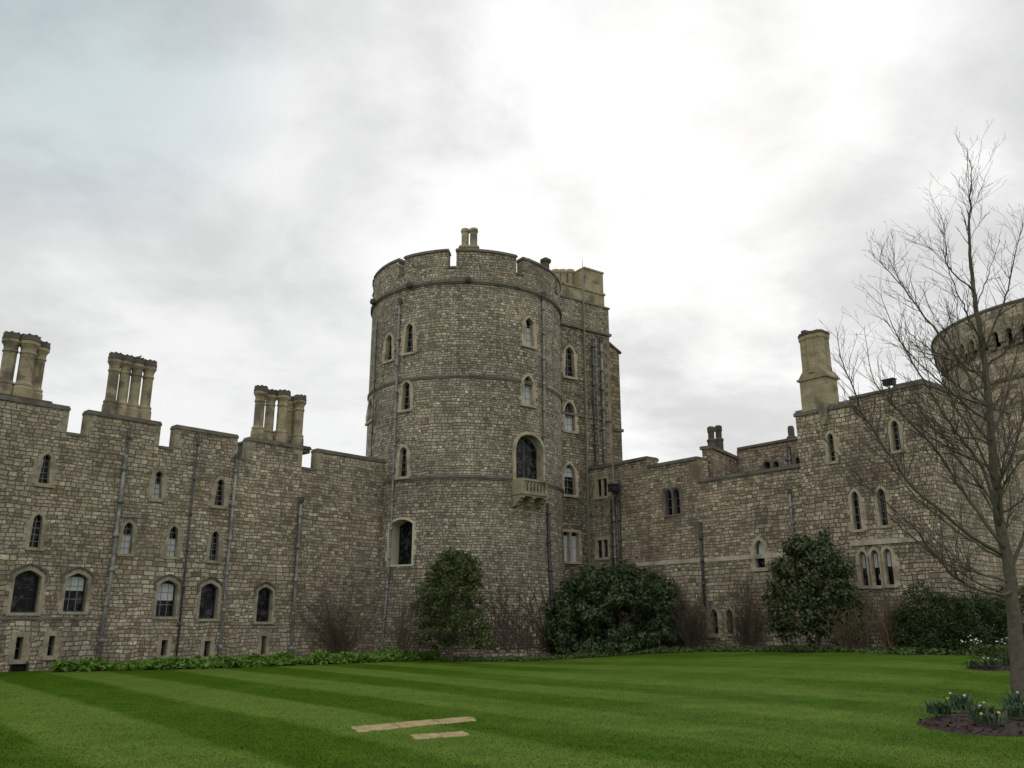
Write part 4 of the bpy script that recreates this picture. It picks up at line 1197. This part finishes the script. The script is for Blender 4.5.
# ground cover along the wall foot: a strip nobody could count
rg = random.Random(81); b_ = MB()
def strip(path, width, hgt, n, size, rg, b):
    segs = [(Vector(path[i]), Vector(path[i + 1])) for i in range(len(path) - 1)]; L = [(q - p).length for p, q in segs]; tot = sum(L)
    for i in range(n):
        d = rg.uniform(0, tot); k = 0
        while d > L[k] and k < len(L) - 1: d -= L[k]; k += 1
        p, q = segs[k]; c = p.lerp(q, d / L[k]); w_ = rg.uniform(0, width)
        nrm = Vector(((q - p).y, -(q - p).x, 0)).normalized()
        c = c - nrm * w_
        hm = hgt * (.55 + .75 * max(0, .5 + noise.noise(Vector((c.x * 1.7, c.y * 1.7, .3))))) * min(1, .45 + w_ * 2.2)
        c.z = gz(c.x, c.y) + hm * (rg.random() ** .6)
        leaves(b, [(c, (0, -.3, 0))], size, rg, .9, 1.5)
e1 = [ground(x, y) for x, y in ((52, 672.5), (110, 671), (200, 669), (300, 665.5), (382, 662), (440, 659.5))]
strip(e1, .9, .34, 6500, .13, rg, b_)
tag(b_.build('ground_cover', L_cover), 'strip of bright green leafy ground cover along the left wall foot', 'ground cover', kind='stuff')
b_ = MB(); e2 = [gy(x, y) for x, y in ((440, 35.6), (500, 35.6), (545, 36.3), (620, 37.8), (700, 36.4), (800, 31.4), (900, 28.2), (1000, 27.4), (1060, 27.2))]
strip(e2, 1.0, .17, 5200, .085, rg, b_)
tag(b_.build('border_plants', L_low), 'low dark green border planting along the tower and right wall', 'border plants', kind='stuff')
# soil under the planting
M_soil = plain('bark_mulch', (.040, .026, .020), .95, .55, 14, .8, (.085, .058, .046), sec_scale=16)
b_ = MB()
def soil(path, back, b):
    top = [p + Vector((0, back, 0)) for p in path]
    for p in path + top: p.z = gz(p.x, p.y) + .012
    N = len(path); b.add(path + top, [(i, i + 1, N + i + 1, N + i) for i in range(N - 1)])
soil([p.copy() for p in e1], 2.5, b_); soil([p.copy() + Vector((0, 0, 0)) for p in e2], 3.2, b_)
s_ = b_.build('soil_border', M_soil); s_['kind'] = 'structure'


def bed(name, px_pts, seed):
    rg = random.Random(seed); ps = [ground(*q) for q in px_pts]
    c = sum(ps, Vector()) / len(ps); pts = []
    N = len(ps)
    for i in range(N):                               # smooth closed outline
        a, b0, c0, d0 = ps[i - 1], ps[i], ps[(i + 1) % N], ps[(i + 2) % N]
        for j in range(6):
            t_ = j / 6; pts.append(.5 * ((2 * b0) + (c0 - a) * t_ + (2 * a - 5 * b0 + 4 * c0 - d0) * t_ ** 2 + (3 * b0 - a - 3 * c0 + d0) * t_ ** 3))
    b = MB(); rings = []
    for f, z in ((1.0, -.01), (.985, .018), (.8, .035), (.4, .04), (.0, .042)):
        for p in pts:
            q = c.lerp(p, f); q.z = gz(q.x, q.y) + z + (rg.uniform(-.014, .014) if 0 < f < .98 else 0); b.v.append(q)
    K = len(pts)
    for r in range(4):
        for i in range(K):
            b.f.append([r * K + i, r * K + (i + 1) % K, (r + 1) * K + (i + 1) % K, (r + 1) * K + i]); b.sm.append(True)
    for i in range(1600):                             # loose bark chips
        q = c.lerp(rg.choice(pts), math.sqrt(rg.random()) * .97); q.z = gz(q.x, q.y) + .042
        leaves(b, [(q, (0, 0, 1))], .05, rg, 1.0, 1.6)
    o = b.build(name, M_soil); o['kind'] = 'structure'; return o
bed('flower_bed', [(917, 722), (960, 713.5), (1030, 709), (1110, 712), (1130, 724), (1060, 735), (985, 736), (935, 730)], 91)
bed('flower_bed', [(966, 667), (985, 664), (1020, 662), (1060, 664), (1060, 670), (1010, 671), (980, 670.5)], 92)


def daff(base, h, n, nf, seed, label, fm):
    rg = random.Random(seed); o = thing('daffodil_clump', base, label, 'daffodils', 'daffodil clumps in the mulch beds'); base = Vector(base); b = MB()
    for i in range(n):
        a = rg.uniform(0, 2 * PI); p = base + Vector((rg.gauss(0, .09), rg.gauss(0, .09), .03)); hh_ = h * rg.uniform(.6, 1.05); l = rg.uniform(.05, .22)
        d = Vector((math.cos(a), math.sin(a), 0)); s = Vector((-d.y, d.x, 0)) * rg.uniform(.010, .017); oo = len(b.v)
        for f in (0, .4, .75, 1):
            q = p + d * l * f ** 2 + Vector((0, 0, hh_ * (f - .12 * f ** 3))); w_ = 1 - .75 * f ** 3
            b.v += [q - s * w_, q + s * w_]
        for k in range(3): b.f.append([oo + 2 * k, oo + 2 * k + 1, oo + 2 * k + 3, oo + 2 * k + 2]); b.sm.append(True)
    fp = [base + Vector((rg.gauss(0, .11), rg.gauss(0, .11), h * rg.uniform(.85, 1.05))) for _ in range(nf)]
    for p in fp: b.tube([p, p - Vector((0, 0, h * .4)), p - Vector((0, 0, h * .9))], .004, 4)
    b.build('leaves', L_daff, o)
    for i in range(nf):
        a = rg.uniform(0, 2 * PI); p = fp[i]
        fb = MB(); t_ = Vector((math.cos(a), math.sin(a), .15)).normalized(); e1_ = t_.cross(Vector((0, 0, 1))).normalized(); e2_ = t_.cross(e1_)
        for k in range(6):
            an = PI / 3 * k; d = e1_ * math.cos(an) + e2_ * math.sin(an); s = t_.cross(d); r = .026
            oo = len(fb.v); fb.v += [p, p + d * r * .55 + s * r * .36, p + d * r, p + d * r * .55 - s * r * .36]; fb.f.append([oo, oo + 1, oo + 2, oo + 3]); fb.sm.append(False)
        fb.tube([p, p + t_ * .028], [.009, .015], 7); 
        fb.build('flower', fm, o)
    return o
specs = [(940, 719, 0.260, 88, 1, 'leafy daffodil clump at the left tip of the front mulch bed', M_petaly), (963, 715, 0.302, 104, 2, 'tallest daffodil clump at the back of the front mulch bed', M_petalw),
         (984, 725, 0.260, 96, 2, 'daffodil clump in the middle of the front mulch bed', M_petalw), (991, 729, 0.185, 64, 2, 'short daffodil clump at the front edge of the near mulch bed', M_petaly),
         (1017, 712, 0.302, 72, 1, 'daffodil clump right against the foot of the bare tree', M_petalw), (1021, 723, 0.252, 80, 1, 'daffodil clump at the right picture edge in the near bed', M_petaly),
         (972, 669, 0.185, 64, 0, 'flowerless green clump at the left end of the far mulch bed', M_petaly), (990, 669, 0.227, 96, 3, 'clump with cream flowers in the far mulch bed', M_petalw),
         (1011, 667, .3, 100, 0, 'clump just left of the trunk in the far mulch bed', M_petalw)]
for i, (x, y, h, n, nf, lab, fm) in enumerate(specs): daff(ground(x, y) + Vector((0, 0, .05)), h, n, nf, 100 + i, lab, fm)
# white flowering shrub
rg = random.Random(121); pB = ground(998, 659) + Vector((0, .2, 0))
WS = thing('flowering_shrub', pB, 'low shrub covered in white blossom left of the bare tree trunk', 'shrub')
b_ = MB(); fl = MB()
for i in range(15):
    q = pB + Vector((rg.uniform(-.75, .75), rg.gauss(0, .15), rg.uniform(.25, .62)))
    limb(b_, pB + Vector((rg.gauss(0, .1), rg.gauss(0, .06), 0)), q, .008, .003, rg, 4, .05, 3)
    for k in range(rg.randint(0, 2)):
        leaves(fl, [(q + Vector((rg.gauss(0, .06), rg.gauss(0, .05), rg.gauss(.0, .05))), (0, -1, .3)) for _ in range(2)], .05, rg, .4, 1.2)
b_.build('stems', M_cane, WS); fl.build('blossom', M_petalw, WS)
b_ = MB(); leaves(b_, [(pB + Vector((rg.uniform(-.7, .7), rg.gauss(0, .15), rg.uniform(.05, .4))), (0, 0, 1)) for _ in range(600)], .06, rg); b_.build('foliage', L_low, WS)

# ------------------------------------------------------------------ paving slabs let into the lawn
def slab_row(corners, fr, labs):
    a, b0, c, d = [ground(*q) for q in corners]          # near-left, near-right, far-right, far-left
    for i in range(len(fr) - 1):
        f0, f1 = fr[i] + .006, fr[i + 1] - .006
        ps = [a.lerp(b0, f0), a.lerp(b0, f1), d.lerp(c, f1), d.lerp(c, f0)]
        k = MB(); e_ = []
        for q in range(4):
            for m_ in range(6):
                p = ps[q].lerp(ps[(q + 1) % 4], m_ / 6); e_.append(p + Vector((rnd.gauss(0, .012), rnd.gauss(0, .022), 0)))
        n_ = len(e_); cc_ = sum(e_, Vector()) / n_; tilt = rnd.uniform(-.004, .006)
        bot = [p - Vector((0, 0, .06)) for p in e_]; top = [p + Vector((0, 0, .004 + tilt)) for p in e_]; ins = [p.lerp(cc_, .05) + Vector((0, 0, .012 + tilt)) for p in e_]
        k.add(bot + top + ins, [tuple(range(2 * n_, 3 * n_))] + [(n_ + j, n_ + (j + 1) % n_, 2 * n_ + (j + 1) % n_, 2 * n_ + j) for j in range(n_)] + [(j, (j + 1) % n_, n_ + (j + 1) % n_, n_ + j) for j in range(n_)])
        tag(k.build('paving_slab', M_slab, at=ps[0]), labs[i], 'paving slab', 'paving slabs let into the lawn')
slab_row([(357, 733), (478, 720.5), (472, 716.5), (349, 727.5)], [0, .34, .67, 1], ['left slab of the longer sandy paving strip in the lawn', 'middle slab of the longer sandy paving strip in the lawn', 'right slab of the longer sandy paving strip in the lawn'])
slab_row([(415, 740), (471, 735.5), (465, 731.5), (410, 735.5)], [0, .5, 1], ['left slab of the short paving strip nearest the viewer', 'right slab of the short paving strip nearest the viewer'])

# ------------------------------------------------------------------ bare tree on the right
TYD = ground(1021, 706).y
rg = random.Random(7)
BT = thing('bare_tree', at(1021, 706, TYD), 'tall leafless tree with many fine upswept twigs in the near bed at right', 'tree')
trunk = MB(); twigs = MB()
PXM = TYD / 882.0                                        # metres per pixel there
def poly_px(pts, dd, dd0=0.0):
    n = len(pts) - 1
    return [at(x, y, TYD + dd0 + (dd - dd0) * (i / n)) for i, (x, y) in enumerate(pts)]
def smooth(pts, k=4):
    o = []; N = len(pts)
    for i in range(N - 1):
        a, b0, c, d = pts[max(i - 1, 0)], pts[i], pts[i + 1], pts[min(i + 2, N - 1)]
        for j in range(k):
            t_ = j / k; o.append(.5 * ((2 * b0) + (c - a) * t_ + (2 * a - 5 * b0 + 4 * c - d) * t_ ** 2 + (3 * b0 - a - 3 * c + d) * t_ ** 3))
    return o + [pts[-1]]
def branch(b, pts, r0, r1, k=6, p=1.0):
    s = smooth(pts); N = len(s) - 1
    for i in range(1, N): s[i] = s[i] + Vector((rg.gauss(0, .012), rg.gauss(0, .012), rg.gauss(0, .012)))
    b.tube(s, [r0 + (r1 - r0) * (i / N) ** p for i in range(N + 1)], k)
    return s, [r0 + (r1 - r0) * (i / N) ** p for i in range(N + 1)]
def twig(p, d, L, r, lev):
    pts = [p]; q = p; dd = d.normalized(); K = max(3, int(L / .16))
    for i in range(K):
        dd = (dd + Vector((rg.gauss(0, .10), rg.gauss(0, .10), rg.gauss(.035, .08)))).normalized()
        q = q + dd * (L / K); pts.append(q)
    twigs.tube(pts, [max(.0023, r * (1 - .75 * i / K)) for i in range(K + 1)], 3 if r < .01 else 4, caps=False)
    if lev > 0:
        for i in range(1, K + 1):
            if rg.random() < .62:
                ax = Vector((rg.gauss(0, 1), rg.gauss(0, 1), rg.gauss(0, 1))).normalized()
                side = dd.cross(ax).normalized(); dir_ = (dd * .75 + side * rg.uniform(.4, .8) + Vector((0, 0, .25))).normalized()
                twig(pts[i], dir_, L * rg.uniform(.28, .6) * (1 - .4 * i / K), r * .55, lev - 1)
main, mr = branch(trunk, poly_px([(1024, 712), (1020, 690), (1016, 640), (1012, 597), (1007, 562), (998, 514), (995, 479), (991, 434), (988, 384), (983, 349), (977, 311), (973, 286), (971, 262), (969, 235), (970, 208), (971, 185), (970, 165)], .3),
                  .185, .006, 9, .62)
fl = MB()
BR = [([(986, 400), (957, 357), (925, 318), (905, 290), (885, 268), (868, 251)], .9, .045),
      ([(908, 293), (897, 275), (894, 261), (893, 235)], .9, .016),
      ([(974, 291), (948, 265), (946, 246), (944, 225), (937, 207)], -.4, .026),
      ([(1000, 525), (982, 467), (963, 441), (948, 421), (922, 378), (896, 334), (880, 294)], -1.1, .06),
      ([(1004, 548), (977, 511), (959, 486), (933, 446), (907, 420), (888, 398), (872, 375), (864, 327)], 1.0, .062),
      ([(1001, 554), (970, 535), (942, 511), (914, 488), (887, 451), (861, 411), (850, 380), (840, 357), (836, 327)], -.6, .06),
      ([(1012, 592), (995, 594), (967, 585), (948, 571), (925, 543), (915, 529), (878, 496), (843, 461), (818, 430)], -1.3, .05),
      ([(1008, 582), (985, 575), (959, 560), (926, 532), (900, 518), (872, 490)], 1.4, .035),
      ([(985, 350), (998, 316), (1008, 290), (1016, 247), (1023, 223)], -.5, .04),
      ([(1009, 570), (1024, 535), (1040, 480), (1052, 420), (1060, 350), (1064, 290)], .6, .065),
      ([(996, 490), (1014, 448), (1028, 400), (1036, 350), (1040, 300), (1044, 262)], -.9, .05),
      ([(1001, 522), (1003, 486), (1017, 466), (1034, 436), (1052, 400)], -1.2, .04),
      ([(1013, 598), (1035, 575), (1062, 545), (1090, 500), (1110, 440)], -.8, .05),
      ([(990, 425), (972, 385), (960, 345), (957, 310), (952, 280)], 1.2, .035),
      ([(991, 440), (1004, 405), (1013, 370), (1020, 335), (1024, 300)], 1.1, .035),
      ([(998, 515), (985, 490), (955, 455), (935, 420), (915, 400), (902, 372)], .5, .035),
      ([(994, 480), (975, 440), (952, 400), (938, 370), (930, 345)], -1.4, .032),
      ([(976, 308), (985, 285), (992, 262), (1000, 240)], .5, .02),
      ([(970, 225), (976, 200), (988, 172)], .3, .010), ([(970, 240), (980, 222), (990, 212)], -.3, .009), ([(970, 205), (968, 180), (967, 148)], -.2, .010)]
allb = [(main, mr, 7)]
for pts, dd, r in BR:
    s, rr_ = branch(trunk, poly_px(pts, dd), r * .70, .0045, 6); allb.append((s, rr_, 1))
for i in range(17):                                     # long upswept limbs all round the stem
    f = rg.uniform(.18, .62); x = f * (len(main) - 1); j = int(x); p = main[j].copy(); az = rg.uniform(0, 2 * PI)
    if i % 2: az = PI + rg.uniform(-.9, .9)
    out_ = Vector((math.cos(az), math.sin(az), 0)); L = rg.uniform(2.6, 4.6) * (1.15 - f); pts = [p]; el = rg.uniform(.35, .75)
    for q in range(1, 8):
        t_ = q / 7; e_ = el + .55 * t_
        p = p + (out_ * math.cos(e_) + Vector((0, 0, math.sin(e_)))) * (L / 7) + Vector((rg.gauss(0, .03), rg.gauss(0, .03), rg.gauss(0, .03))); pts.append(p)
    s_, r_ = branch(trunk, pts, min(.024, mr[j] * .4), .005, 5); allb.append((s_, r_, 1))
trunk.build('trunk', M_bark, BT)
for s, rr_, start in allb:
    N = len(s) - 1; tot = sum((s[i + 1] - s[i]).length for i in range(N))
    cnt = int(tot * (6.8 if start == 1 else 4.5))
    for i in range(cnt):
        f = (rg.uniform(.18, 1.0) if start == 1 else rg.uniform(.42, 1.0)); x = f * N; j = min(int(x), N - 1); p = s[j].lerp(s[j + 1], x - j)
        d = (s[j + 1] - s[j]).normalized(); ax = Vector((rg.gauss(0, 1), rg.gauss(0, 1), rg.gauss(0, 1))); side = d.cross(ax).normalized()
        L = rg.uniform(.4, 1.5) * (1 - .45 * f) * (.62 if start == 7 and f > .6 else 1); sp = .6 if start == 7 and f > .6 else 1; r = min(rr_[j] * .5, .011)
        twig(p, d * .8 + side * sp * rg.uniform(.45, .95) + Vector((0, 0, .2)), L, max(r, .0047), 2 if L > .5 else 1)
twigs.build('twigs', M_twig, BT)

# ------------------------------------------------------------------ birds
def bird(p, yaw, label, s=1.0):
    b = MB(); p = Vector(p); d = Vector((math.cos(yaw), math.sin(yaw), 0))
    c = p + Vector((0, 0, .12 * s))
    b.tube([c - d * .26 * s + Vector((0, 0, -.03 * s)), c - d * .15 * s, c - d * .08 * s, c + d * .03 * s + Vector((0, 0, .01 * s)), c + d * .09 * s + Vector((0, 0, .06 * s)), c + d * .12 * s + Vector((0, 0, .11 * s)), c + d * .16 * s + Vector((0, 0, .115 * s)), c + d * .21 * s + Vector((0, 0, .105 * s))],
           [.012 * s, .03 * s, .06 * s, .075 * s, .05 * s, .042 * s, .03 * s, .004 * s], 8)
    for q in (-.025, .025):
        e = Vector((-d.y, d.x, 0)) * q * s; b.tube([p + e, c + e], .007 * s, 4)
    tag(b.build('bird', M_bird, at=p), label, 'bird', 'birds perched on the castle')
u, _ = PLF.hit(141, 357, -1.15); pz = PLF.hit(130, 357.5, -1.15)[1] + .012
bird(PLF.pt(su(136, 380, -1.15)[0], pz, -1.15), .4, 'small dark bird on the middle chimney cluster of the left wall', .6)
th, z = thit(530, 258); bird(tpt(th, TR - .2, ZPT + .15), 2.6, 'small dark bird on the round tower battlement', .65)
